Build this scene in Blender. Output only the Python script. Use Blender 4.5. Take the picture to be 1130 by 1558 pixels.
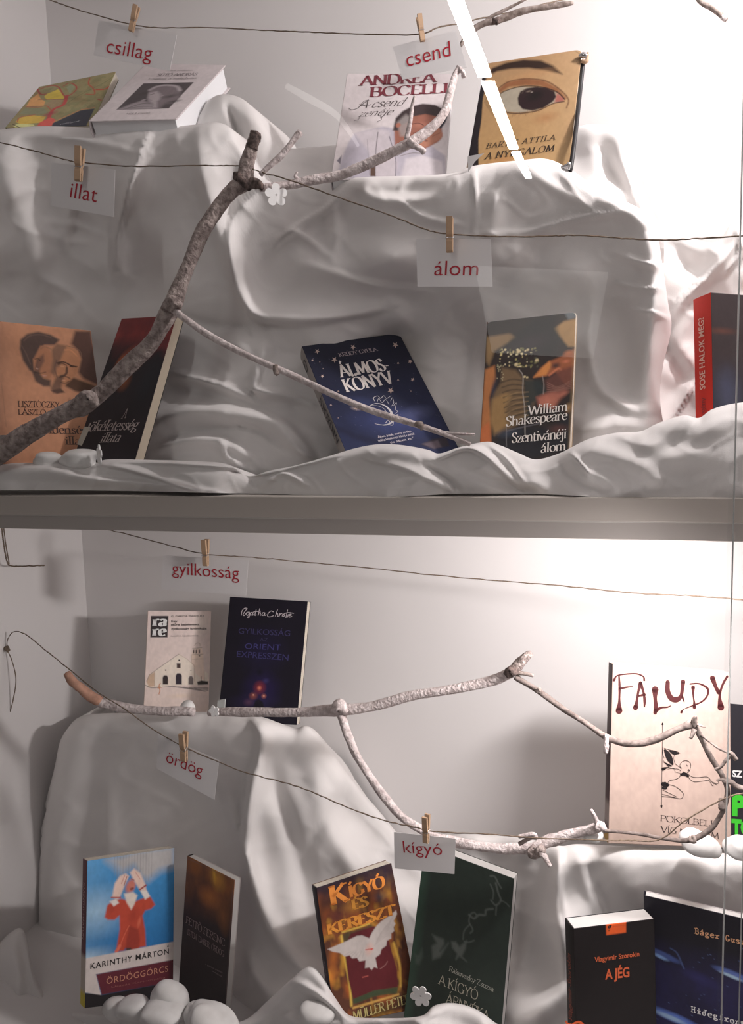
import bpy, math, random
import numpy as np
from mathutils import Matrix, Vector
for o in list(bpy.data.objects): bpy.data.objects.remove(o)
random.seed(7); RS = np.random.RandomState(11)
C = bpy.context.scene.collection
SC = bpy.context.scene

# ------------------------------------------------------------------ camera
F, CX, CY = 1200., 565., 779.
def nrm(v):
    v = np.array(v, float); return v/np.linalg.norm(v)
WZ = -nrm((290, 10808, 1200)); WX = -nrm((-3753, -32.5, 1200)); WX = nrm(WX - WZ*WX.dot(WZ)); WY = np.cross(WZ, WX)
W2C = np.stack([WX, WY, WZ], 1); C2W = W2C.T
cam = bpy.data.cameras.new('camera'); co = bpy.data.objects.new('camera', cam); C.objects.link(co)
M = Matrix.Identity(4)
for i in range(3):
    M[i][0] = C2W[i, 0]; M[i][1] = -C2W[i, 1]; M[i][2] = -C2W[i, 2]
co.matrix_world = M
cam.sensor_fit = 'HORIZONTAL'; cam.sensor_width = 36; cam.lens = F/1130*36; cam.clip_start = .02
SC.camera = co
def ray(px, py): return C2W @ np.array([(px-CX)/F, (py-CY)/F, 1.])
def P(px, py, Y):
    r = ray(px, py); return r*(Y/r[1])

# ------------------------------------------------------------------ world, lights, exposure
w = bpy.data.worlds.new('world'); SC.world = w; w.use_nodes = True
w.node_tree.nodes['Background'].inputs[0].default_value = (.80, .72, .705, 1)
w.node_tree.nodes['Background'].inputs[1].default_value = .15
SC.view_settings.view_transform = 'Standard'; SC.view_settings.look = 'None'
SC.view_settings.gamma = 1; SC.view_settings.use_curve_mapping = False
SC.view_settings.exposure = 0.0
def area_light(name, loc, target, sx, sy, power, col=(1, .935, .922), spread=180):
    l = bpy.data.lights.new(name, 'AREA'); l.shape = 'RECTANGLE'; l.size = sx; l.size_y = sy
    l.energy = power; l.color = col; l.spread = math.radians(spread)
    o = bpy.data.objects.new(name, l); C.objects.link(o); o.location = loc
    o.rotation_euler = (Vector(target)-Vector(loc)).to_track_quat('-Z', 'Y').to_euler()
    return o
LAMPS = [((.34, .95, .66), (-.5, 1.28, .10), .04, .10, 5.3),
         ((.14, .945, -.165), (-.35, 1.25, -.55), .10, .025, 4.3)]
for i, (a, b, sx, sy, pw) in enumerate(LAMPS):
    area_light('cabinet_lamp_light', a, b, sx, sy, pw)

# ------------------------------------------------------------------ helpers
def lin(h, g=1.):
    if isinstance(h, str):
        h = h.lstrip('#'); c = [int(h[i:i+2], 16)/255 for i in (0, 2, 4)]
    else: c = h
    return np.array([min(.92, g*((x/12.92) if x <= .04045 else ((x+.055)/1.055)**2.4)) for x in c])
def tag(o, label=None, cat=None, group=None, kind=None):
    if label: o['label'] = label
    if cat: o['category'] = cat
    if group: o['group'] = group
    if kind: o['kind'] = kind
    return o
def mk(name, V, Fc, mat, parent=None, smooth=False, col=None):
    me = bpy.data.meshes.new(name)
    V = np.asarray(V, dtype=np.float32).reshape(-1, 3)
    if isinstance(Fc, np.ndarray):
        k = Fc.shape[1]; n = len(Fc)
        me.vertices.add(len(V)); me.vertices.foreach_set('co', V.ravel())
        me.loops.add(n*k); me.loops.foreach_set('vertex_index', Fc.ravel().astype(np.int32))
        me.polygons.add(n); me.polygons.foreach_set('loop_start', np.arange(0, n*k, k, dtype=np.int32))
        me.update(calc_edges=True)
    else:
        me.from_pydata([tuple(map(float, v)) for v in V], [], [tuple(int(i) for i in f) for f in Fc]); me.update()
    if col is not None:
        a = me.color_attributes.new('Col', 'FLOAT_COLOR', 'POINT')
        c4 = np.ones((len(V), 4), np.float32); c4[:, :3] = col; a.data.foreach_set('color', c4.ravel())
    if smooth: me.polygons.foreach_set('use_smooth', np.ones(len(me.polygons), bool))
    me.validate()
    me.materials.append(mat)
    o = bpy.data.objects.new(name, me); C.objects.link(o)
    if parent: o.parent = parent
    return o
def empty(name, loc=(0, 0, 0), R=None):
    o = bpy.data.objects.new(name, None); o.empty_display_size = .02; C.objects.link(o)
    m = Matrix.Identity(4)
    if R is not None:
        for i in range(3):
            for j in range(3): m[i][j] = R[i][j]
    for i in range(3): m[i][3] = loc[i]
    o.matrix_world = m
    return o
class MB:
    def __init__(s): s.V = []; s.F = []
    def add(s, V, Fc):
        n = len(s.V); s.V += [tuple(map(float, v)) for v in V]; s.F += [tuple(i+n for i in f) for f in Fc]
    def box(s, a, b, R=None, t=(0, 0, 0)):
        vs = [(x, y, z) for x in (a[0], b[0]) for y in (a[1], b[1]) for z in (a[2], b[2])]
        if R is not None: vs = [tuple(np.array(R) @ np.array(v) + np.array(t)) for v in vs]
        s.add(vs, [(0, 1, 3, 2), (4, 6, 7, 5), (0, 4, 5, 1), (2, 3, 7, 6), (0, 2, 6, 4), (1, 5, 7, 3)])
    def hexa(s, q0, q1):     # two quads, same winding
        s.add(list(q0)+list(q1), [(0, 1, 2, 3), (7, 6, 5, 4), (0, 4, 5, 1), (1, 5, 6, 2), (2, 6, 7, 3), (3, 7, 4, 0)])
    def build(s, name, mat, parent=None, smooth=False): return mk(name, s.V, s.F, mat, parent, smooth)

def crom(pts, n=8):
    p = np.array(pts, float)
    if len(p) < 3:
        t = np.linspace(0, 1, n+1)[:, None]; return p[0]*(1-t)+p[1]*t
    q = np.vstack([2*p[0]-p[1], p, 2*p[-1]-p[-2]]); out = []
    for i in range(1, len(q)-2):
        for k in range(n):
            t = k/n; a, b, c, d = q[i-1], q[i], q[i+1], q[i+2]
            out.append(.5*((2*b)+(-a+c)*t+(2*a-5*b+4*c-d)*t*t+(-a+3*b-3*c+d)*t**3))
    out.append(p[-1]); return np.array(out)

# ------------------------------------------------------------------ materials
def pm(name, col, rough=.6, metal=0, spec=.4, bump=None, var=None, sss=0, trans=0):
    m = bpy.data.materials.new(name); m.use_nodes = True; nt = m.node_tree; b = nt.nodes['Principled BSDF']
    b.inputs['Base Color'].default_value = (*col, 1); b.inputs['Roughness'].default_value = rough
    b.inputs['Metallic'].default_value = metal; b.inputs['Specular IOR Level'].default_value = spec
    if var or bump:
        tc = nt.nodes.new('ShaderNodeTexCoord')
    if var:
        n = nt.nodes.new('ShaderNodeTexNoise'); n.inputs['Scale'].default_value = var[0]; n.inputs['Detail'].default_value = 5
        nt.links.new(tc.outputs['Object'], n.inputs['Vector'])
        r = nt.nodes.new('ShaderNodeValToRGB'); r.color_ramp.elements[0].position = .35; r.color_ramp.elements[1].position = .68
        r.color_ramp.elements[0].color = (*var[1], 1); r.color_ramp.elements[1].color = (*col, 1)
        nt.links.new(n.outputs['Fac'], r.inputs['Fac']); nt.links.new(r.outputs['Color'], b.inputs['Base Color'])
    if bump:
        n2 = nt.nodes.new('ShaderNodeTexNoise'); n2.inputs['Scale'].default_value = bump[0]; n2.inputs['Detail'].default_value = 4
        nt.links.new(tc.outputs['Object'], n2.inputs['Vector'])
        bp = nt.nodes.new('ShaderNodeBump'); bp.inputs['Strength'].default_value = bump[1]; bp.inputs['Distance'].default_value = bump[2]
        nt.links.new(n2.outputs['Fac'], bp.inputs['Height']); nt.links.new(bp.outputs['Normal'], b.inputs['Normal'])
    return m
M_wall = pm('painted_panel', (.77, .745, .74), .75, bump=(300, .05, .001), var=(3, (.74, .715, .71)))
M_cloth = pm('white_cotton', (.80, .775, .765), .9, spec=.15, bump=(900, .25, .0006), var=(9, (.75, .725, .715)))
M_shelf = pm('shelf_laminate', (.50, .455, .415), .5, bump=(120, .04, .0005))
M_rail = pm('shelf_rail', (.41, .375, .35), .45)
M_string = pm('jute_string', (.24, .18, .13), .9, bump=(700, .6, .0006), var=(400, (.12, .085, .06)))
M_bark = pm('whitewashed_bark', (.50, .42, .39), .9, bump=(220, 1., .004), var=(110, (.20, .155, .145)))
M_barkw = pm('pale_whitewashed_bark', (.78, .70, .69), .9, bump=(240, 1., .003), var=(120, (.50, .42, .41)))
M_barkt = pm('thin_twig_bark', (.42, .35, .32), .85, bump=(260, .6, .001), var=(160, (.17, .13, .11)))
M_barkl = pm('looping_twig_bark', (.27, .22, .20), .85, bump=(260, .8, .001), var=(150, (.13, .10, .09)))
M_barkd = pm('dark_bark_stub', (.20, .145, .13), .9, bump=(260, .9, .002), var=(200, (.04, .028, .025)))
M_bare = pm('bare_orange_wood', (.50, .27, .19), .8, bump=(200, .5, .001), var=(110, (.36, .20, .14)))
M_card = pm('white_card', (.78, .76, .765), .6, spec=.3)
M_red = pm('red_print', tuple(lin('#b01c30')), .6)
M_pin = pm('clothespin_wood', (.52, .355, .23), .7, bump=(300, .3, .0005), var=(120, (.42, .27, .165)))
M_metal = pm('spring_steel', (.6, .6, .6), .25, metal=1)
M_stone = pm('white_pebble', (.80, .79, .78), .75, bump=(90, .35, .001), var=(40, (.68, .665, .65)))
M_felt = pm('white_felt', (.92, .915, .91), .95, spec=.1, bump=(600, .4, .0005))
M_pages = pm('book_pages', (.74, .68, .58), .9, bump=(500, .3, .0004), var=(200, (.62, .56, .47)))
M_pagesm = pm('pale_book_pages', (.62, .60, .585), .9, bump=(500, .3, .0004))
M_pagesg = pm('grey_book_pages', (.50, .485, .47), .9, bump=(500, .3, .0004))
M_pagesd = pm('tan_book_pages', (.48, .41, .32), .9, bump=(500, .3, .0004))
M_pagesw = pm('white_book_pages', (.86, .87, .89), .9, bump=(500, .3, .0004))
M_black = pm('black_board', (.012, .011, .013), .5)
def glassy(name, tint, gl=1.):
    m = bpy.data.materials.new(name); m.use_nodes = True; nt = m.node_tree; nt.nodes.clear()
    o = nt.nodes.new('ShaderNodeOutputMaterial'); mx = nt.nodes.new('ShaderNodeMixShader')
    t = nt.nodes.new('ShaderNodeBsdfTransparent'); t.inputs[0].default_value = (*tint, 1)
    g = nt.nodes.new('ShaderNodeBsdfGlossy'); g.inputs['Roughness'].default_value = .0
    f = nt.nodes.new('ShaderNodeFresnel'); f.inputs[0].default_value = 1.5
    mm = nt.nodes.new('ShaderNodeMath'); mm.operation = 'MULTIPLY'; mm.inputs[1].default_value = gl
    nt.links.new(f.outputs[0], mm.inputs[0]); nt.links.new(mm.outputs[0], mx.inputs[0])
    nt.links.new(t.outputs[0], mx.inputs[1]); nt.links.new(g.outputs[0], mx.inputs[2]); nt.links.new(mx.outputs[0], o.inputs[0])
    return m
M_glass = glassy('window_glass', (.98, .985, .985))
M_acryl = glassy('clear_acrylic', (.86, .88, .88), 2.5)
M_gedge = pm('ground_glass_edge', (.62, .64, .63), .3, spec=.6)
def vcmat(name, rough=.5, spec=.2, grain=(.93, 1.05)):
    m = bpy.data.materials.new(name); m.use_nodes = True; nt = m.node_tree; b = nt.nodes['Principled BSDF']
    a = nt.nodes.new('ShaderNodeAttribute'); a.attribute_name = 'Col'
    tc = nt.nodes.new('ShaderNodeTexCoord'); n = nt.nodes.new('ShaderNodeTexNoise'); n.inputs['Scale'].default_value = 60
    n.inputs['Detail'].default_value = 4; nt.links.new(tc.outputs['Object'], n.inputs['Vector'])
    mr = nt.nodes.new('ShaderNodeMapRange'); mr.inputs[3].default_value = grain[0]; mr.inputs[4].default_value = grain[1]
    nt.links.new(n.outputs['Fac'], mr.inputs[0])
    mu = nt.nodes.new('ShaderNodeVectorMath'); mu.operation = 'SCALE'
    nt.links.new(a.outputs['Color'], mu.inputs[0]); nt.links.new(mr.outputs[0], mu.inputs['Scale'])
    nt.links.new(mu.outputs[0], b.inputs['Base Color'])
    b.inputs['Roughness'].default_value = rough; b.inputs['Specular IOR Level'].default_value = spec
    return m
M_art = vcmat('printed_cover_coated'); M_artm = vcmat('printed_cover_matt', .6, .2)
_cm = {}
def cmat(c, rough=.5, nm='print_ink'):
    k = (tuple(np.round(c, 4)), rough)
    if k not in _cm: _cm[k] = pm(nm, tuple(c), rough)
    return _cm[k]

# ------------------------------------------------------------------ tubes (branches, strings)
def tube(pts, radii, seg=8, rough=0., sub=5, cap=True, seed=0, bumpf=1.):
    rs = np.random.RandomState(seed)
    q = crom(np.hstack([np.array(pts, float), np.array(radii, float)[:, None]]), sub)
    c = q[:, :3]; r = q[:, 3]; n = len(c)
    T = np.gradient(c, axis=0); T /= np.linalg.norm(T, axis=1)[:, None]+1e-12
    up = np.array([.1, -1, .2]); up /= np.linalg.norm(up); V = []
    A = np.cross(T[0], up); A /= np.linalg.norm(A)
    ph = rs.rand(6)*6.28
    for i in range(n):
        A = A - T[i]*A.dot(T[i]); A /= np.linalg.norm(A); B = np.cross(T[i], A)
        for k in range(seg):
            th = 2*math.pi*k/seg
            f = 1+rough*(.5*math.sin(3*th+i*.7+ph[0])+.5*math.sin(2*th-i*.45+ph[1])+.8*(rs.rand()-.5))
            V.append(c[i]+(A*math.cos(th)+B*math.sin(th))*r[i]*f)
    Fc = [(i*seg+k, i*seg+(k+1) % seg, (i+1)*seg+(k+1) % seg, (i+1)*seg+k) for i in range(n-1) for k in range(seg)]
    if cap:
        V.append(c[0]-T[0]*r[0]*.3); V.append(c[-1]+T[-1]*r[-1]*.3); a = len(V)-2
        Fc += [(a, (k+1) % seg, k) for k in range(seg)]+[(a+1, (n-1)*seg+k, (n-1)*seg+(k+1) % seg) for k in range(seg)]
    return V, Fc
def pxr(rpx, p): return rpx*(W2C @ p)[2]/F
def ptube(pp, seg=8, rough=0., sub=5, seed=0):
    """pp: (px, py, Y, radius in photo px) -> tube in the world"""
    pts = [P(a, b, y) for a, b, y, r in pp]; rad = [pxr(r, p) for (a, b, y, r), p in zip(pp, pts)]
    return tube(pts, rad, seg, rough, sub, True, seed)

# ------------------------------------------------------------------ lettering: own serif strokes + built-in sans
G = {
'A': (.74, 'b.02,0 .36,1;b.33,1 .72,0;n.15,.34 .58,.34'), 'B': (.66, 'l.1,0 .1,1;c.1,1 .38,1 .52,.88 .5,.62 .32,.53 .1,.53;c.3,.53 .52,.47 .6,.28 .5,.04 .3,0 .1,0'),
'C': (.74, 'c.66,.78 .55,.95 .38,1 .16,.88 .06,.5 .16,.12 .38,0 .57,.06 .68,.22'), 'D': (.78, 'l.1,0 .1,1;c.1,1 .4,1 .64,.84 .72,.5 .64,.16 .4,0 .1,0'),
'E': (.6, 'l.1,0 .1,1;n.1,1 .52,1 .53,.85;n.1,.53 .42,.53;n.1,0 .53,0 .56,.17'), 'F': (.56, 'l.1,0 .1,1;n.1,1 .52,1 .53,.85;n.1,.53 .42,.53'),
'G': (.78, 'c.66,.78 .55,.95 .38,1 .16,.88 .06,.5 .16,.12 .38,0 .55,.03 .66,.1;l.66,.1 .66,.42'), 'H': (.8, 'l.1,0 .1,1;l.68,0 .68,1;n.1,.52 .68,.52'),
'I': (.34, 'l.16,0 .16,1'), 'J': (.4, 't.24,1 .24,.15;c.24,.15 .18,-.05 .04,-.02'), 'K': (.7, 'l.1,0 .1,1;t.1,.42 .58,1;b.24,.58 .64,0'),
'L': (.56, 'l.1,0 .1,1;n.1,0 .5,0 .53,.18'), 'M': (.92, 'b.08,0 .14,1;n.14,1 .45,.1;n.45,.1 .76,1;b.76,1 .84,0'),
'N': (.8, 'b.1,0 .1,1;n.1,1 .68,0;t.68,0 .68,1'), 'O': (.82, 'c.41,1 .16,.88 .06,.5 .16,.12 .41,0 .66,.12 .76,.5 .66,.88 .41,1'),
'P': (.62, 'l.1,0 .1,1;c.1,1 .38,1 .56,.9 .58,.72 .5,.52 .3,.46 .1,.48'), 'R': (.68, 'l.1,0 .1,1;c.1,1 .38,1 .54,.9 .55,.73 .46,.55 .1,.52;b.3,.52 .64,0'),
'S': (.56, 'c.46,.8 .38,.97 .24,1 .09,.88 .12,.66 .3,.52 .46,.36 .47,.14 .3,0 .14,.03 .06,.22'), 'T': (.66, 'b.33,0 .33,1;n.03,.84 .05,1 .61,1 .63,.84'),
'U': (.76, 't.1,1 .1,.3;c.1,.3 .18,.04 .38,0 .56,.06 .64,.3;t.64,.3 .64,1'), 'V': (.72, 't.02,1 .36,0;t.36,0 .7,1'), 'W': (1.0, 't.02,1 .28,0;n.28,0 .5,.85;n.5,.85 .72,0;t.72,0 .98,1'),
'X': (.7, 'l.05,1 .63,0;l.05,0 .62,1'), 'Y': (.7, 't.03,1 .35,.48;t.66,1 .35,.48;b.35,.48 .35,0'), 'Z': (.66, 'n.08,.84 .1,1 .58,1;n.58,1 .06,0;n.06,0 .58,0 .6,.16'),
'a': (.5, 'c.08,.52 .16,.62 .27,.62 .37,.54 .37,.4 .36,.12 .44,.02;c.36,.36 .14,.3 .06,.14 .15,0 .28,.03 .37,.14'),
'b': (.56, 't.1,1 .1,.05;c.1,.45 .26,.63 .44,.55 .5,.3 .42,.06 .26,0 .1,.07'), 'c': (.46, 'c.4,.5 .27,.62 .12,.52 .06,.3 .14,.06 .28,0 .42,.1'),
'd': (.56, 't.44,1 .44,.03;c.44,.5 .28,.63 .12,.53 .06,.3 .14,.05 .28,0 .44,.12'), 'e': (.48, 'n.09,.34 .42,.36;c.42,.36 .38,.58 .25,.63 .11,.54 .06,.3 .15,.05 .28,0 .43,.1'),
'f': (.34, 'b.16,0 .16,.8;c.16,.8 .22,1 .38,.95;n.04,.6 .32,.6'), 'g': (.52, 'c.24,.62 .1,.56 .09,.36 .22,.27 .36,.35 .37,.54 .24,.62;c.34,.58 .42,.63 .48,.6;c.16,.28 .08,.16 .26,.08 .44,0 .44,-.18 .26,-.26 .07,-.18 .08,-.04 .2,.06'),
'h': (.6, 'l.1,0 .1,1;c.1,.46 .26,.63 .4,.6 .46,.42;b.46,.42 .46,0'), 'i': (.28, 'l.13,0 .13,.62;d.13,.85'), 'j': (.28, 't.16,.62 .16,-.1;c.16,-.1 .1,-.27 -.04,-.24;d.16,.85'),
'k': (.56, 'l.1,0 .1,1;t.1,.26 .44,.62;b.22,.38 .5,0'), 'l': (.28, 'l.13,0 .13,1'), 'm': (.88, 'l.1,0 .1,.62;c.1,.46 .24,.63 .36,.6 .42,.42;b.42,.42 .42,0;c.42,.46 .56,.63 .68,.6 .74,.42;b.74,.42 .74,0'),
'n': (.6, 'l.1,0 .1,.62;c.1,.46 .26,.63 .4,.6 .46,.42;b.46,.42 .46,0'), 'o': (.54, 'c.27,.63 .12,.54 .06,.31 .12,.08 .27,0 .42,.08 .48,.31 .42,.54 .27,.63'),
'p': (.56, 'l.1,-.27 .1,.6;c.1,.45 .26,.63 .44,.55 .5,.3 .42,.06 .26,0 .1,.07'), 'r': (.42, 'l.1,0 .1,.62;c.1,.44 .24,.62 .38,.58'), 's': (.42, 'c.34,.5 .26,.62 .13,.6 .09,.46 .2,.35 .34,.22 .33,.06 .2,0 .07,.12'),
't': (.36, 'c.15,.8 .15,.12 .22,0 .34,.06;n.03,.6 .32,.6'), 'u': (.6, 't.1,.62 .1,.2;c.1,.2 .16,.02 .28,0 .46,.16;l.46,0 .46,.62'), 'v': (.54, 't.03,.62 .27,0;t.27,0 .51,.62'),
'w': (.78, 't.03,.62 .22,0;n.22,0 .39,.55;n.39,.55 .56,0;t.56,0 .75,.62'), 'y': (.54, 't.03,.62 .28,0;t.51,.62 .2,-.2 .05,-.25'), 'z': (.46, 'n.06,.5 .08,.6 .4,.6;n.4,.6 .05,0;n.05,0 .4,0 .42,.12'),
' ': (.32, ''), '-': (.34, 'n.04,.36 .28,.36'), '.': (.24, 'd.1,.04'), ',': (.24, 'n.12,.08 .06,-.12'), '?': (.5, 'c.06,.8 .2,1 .42,.9 .42,.68 .25,.5 .23,.28;d.23,.04'), '&': (.8, 'c.7,.4 .5,.08 .25,0 .06,.2 .2,.48 .42,.72 .35,1 .18,.95 .18,.7 .4,.35 .7,0'), '"': (.3, 'n.08,1 .08,.8;n.2,1 .2,.8'), '1': (.34, 'l.16,0 .16,1'),
}
ACC = {'Á': 'A/', 'É': 'E/', 'Í': 'I/', 'Ó': 'O/', 'Ö': 'O:', 'Ő': 'O"', 'Ü': 'U:', 'Ű': 'U"', 'á': 'a/', 'é': 'e/', 'í': 'i/', 'ó': 'o/', 'ö': 'o:', 'ő': 'o"', 'ü': 'u:', 'Ú': 'U/', 'ú': 'u/'}
def stroke2(pts, wf):
    p = np.array(pts, float); t = np.gradient(p, axis=0); t /= np.linalg.norm(t, axis=1)[:, None]+1e-9
    n = np.stack([-t[:, 1], t[:, 0]], 1); wd = np.array([wf(a, b, i/(len(p)-1)) for i, (a, b) in enumerate(t)])[:, None]*.5
    V = np.vstack([p+n*wd, p-n*wd]); m = len(p)
    return V, [(i, i+1, m+i+1, m+i) for i in range(m-1)]
def serif_text(s, thick=.15, thin=.055, serif=.17, track=0., shear=0., caps2=None):
    V = []; Fc = []; x = 0.; nx, ny = math.cos(.2), math.sin(.2)
    wf = lambda a, b, u: max(thin, thick*abs(a*ny-b*nx))
    def put(v, f, ox, sc=1.):
        n = len(V); V.extend([(ox+a*sc, b*sc) for a, b in v]); Fc.extend([tuple(i+n for i in q) for q in f])
    def dot(cx, cy, r, ox, sc=1.):
        k = 8; put([(cx+r*math.cos(6.283*i/k), cy+r*math.sin(6.283*i/k)) for i in range(k)], [tuple(range(k))], ox, sc)
    for ch in s:
        acc = ''; sc = 1.
        if ch in ACC: ch, acc = ACC[ch]
        if ch not in G: ch = ' '
        adv, g = G[ch]
        for st in g.split(';'):
            if not st: continue
            if acc and ch == 'i' and st[0] == 'd': continue
            pts = [tuple(map(float, q.split(','))) for q in st[1:].split(' ')]
            if st[0] == 'd': dot(pts[0][0], pts[0][1], thick*.55, x, sc); continue
            q = crom(pts, 5) if st[0] == 'c' else np.array(pts)
            if st[0] != 'c' and len(pts) > 2:
                for i in range(len(pts)-1):
                    v, f = stroke2(pts[i:i+2], wf); put(v, f, x, sc)
            else:
                v, f = stroke2(q, wf); put(v, f, x, sc)
            if serif and st[0] in 'ltb':
                for (ex, ey) in ((pts[0]), (pts[-1])):
                    top = ey > .3
                    if (st[0] == 'b' and top and ey > .2) or (st[0] == 't' and not (ey > .4)): continue
                    if st[0] == 't' and ey < max(p[1] for p in pts)-.01: continue
                    if st[0] == 'b' and ey > min(p[1] for p in pts)+.01: continue
                    yy = ey-thin*.5 if top else ey+thin*.5
                    put([(ex-serif, yy-thin/2), (ex+serif, yy-thin/2), (ex+serif, yy+thin/2), (ex-serif, yy+thin/2)], [(0, 1, 2, 3)], x, sc)
        h = 1.08 if ch.isupper() else .72; cx = adv/2-.04
        if ch == 'i' : cx = .13
        if acc == '/': v, f = stroke2([(cx-.03, h), (cx+.12, h+.24)], lambda a, b, u: thick*.7); put(v, f, x)
        if acc == '"':
            for d in (-.12, .06): v, f = stroke2([(cx+d, h), (cx+d+.12, h+.22)], lambda a, b, u: thick*.6); put(v, f, x)
        if acc == ':':
            for d in (-.12, .12): dot(cx+d, h+.1, thick*.55, x)
        x += adv+track
    V = np.array(V); 
    if shear: V[:, 0] += V[:, 1]*shear
    return V, Fc, x-track
def sans_text(s, bold=0., shear=0., spacing=1.):
    cu = bpy.data.curves.new('t', 'FONT'); cu.body = s; cu.offset = bold; cu.shear = 0; cu.resolution_u = 3; cu.space_character = spacing
    o = bpy.data.objects.new('t', cu); C.objects.link(o)
    dg = bpy.context.evaluated_depsgraph_get(); dg.update()
    me = bpy.data.meshes.new_from_object(o.evaluated_get(dg))
    V = np.array([(v.co.x, v.co.y) for v in me.vertices]); Fc = [tuple(p.vertices) for p in me.polygons]
    bpy.data.objects.remove(o); bpy.data.curves.remove(cu); bpy.data.meshes.remove(me)
    V = V/.72
    wd = V[:, 0].max()
    if shear: V[:, 0] += V[:, 1]*shear
    return V, Fc, wd

# ------------------------------------------------------------------ a plane with its own 2D coordinates
class Plane:
    """frame: origin O (world), R columns x,y,normal. local coords in metres."""
    def __init__(s, O, R): s.O = np.array(O, float); s.R = np.array(R, float)
    def loc(s, px, py):
        r = ray(px, py); n = s.R[:, 2]; t = (s.O @ n)/(r @ n); return s.R.T @ (r*t-s.O)
    def xy(s, px, py): return s.loc(px, py)[:2]
def lay(parent, name, txt, a, b, hgt, col, pl, font='serif', off=.0005, rough=.5, up=None, lab=None, **k):
    """lettering lying on plane pl; a,b baseline ends (local xy), hgt cap height (m)"""
    V, Fc, wd = serif_text(txt, **k) if font == 'serif' else sans_text(txt, **k)
    a = np.array(a); b = np.array(b); d = b-a; L = np.linalg.norm(d); ex = d/L; ey = np.array([-ex[1], ex[0]])
    if up is not None: ey = nrm(up)
    x0 = V[:, 0].min(); x1 = V[:, 0].max()
    W = a+np.outer((V[:, 0]-x0)/(x1-x0)*L, ex)+np.outer(V[:, 1]*hgt, ey)
    V3 = np.hstack([W, np.full((len(W), 1), off)])
    return mk(name, V3, Fc, cmat(col, rough), parent)

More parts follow.
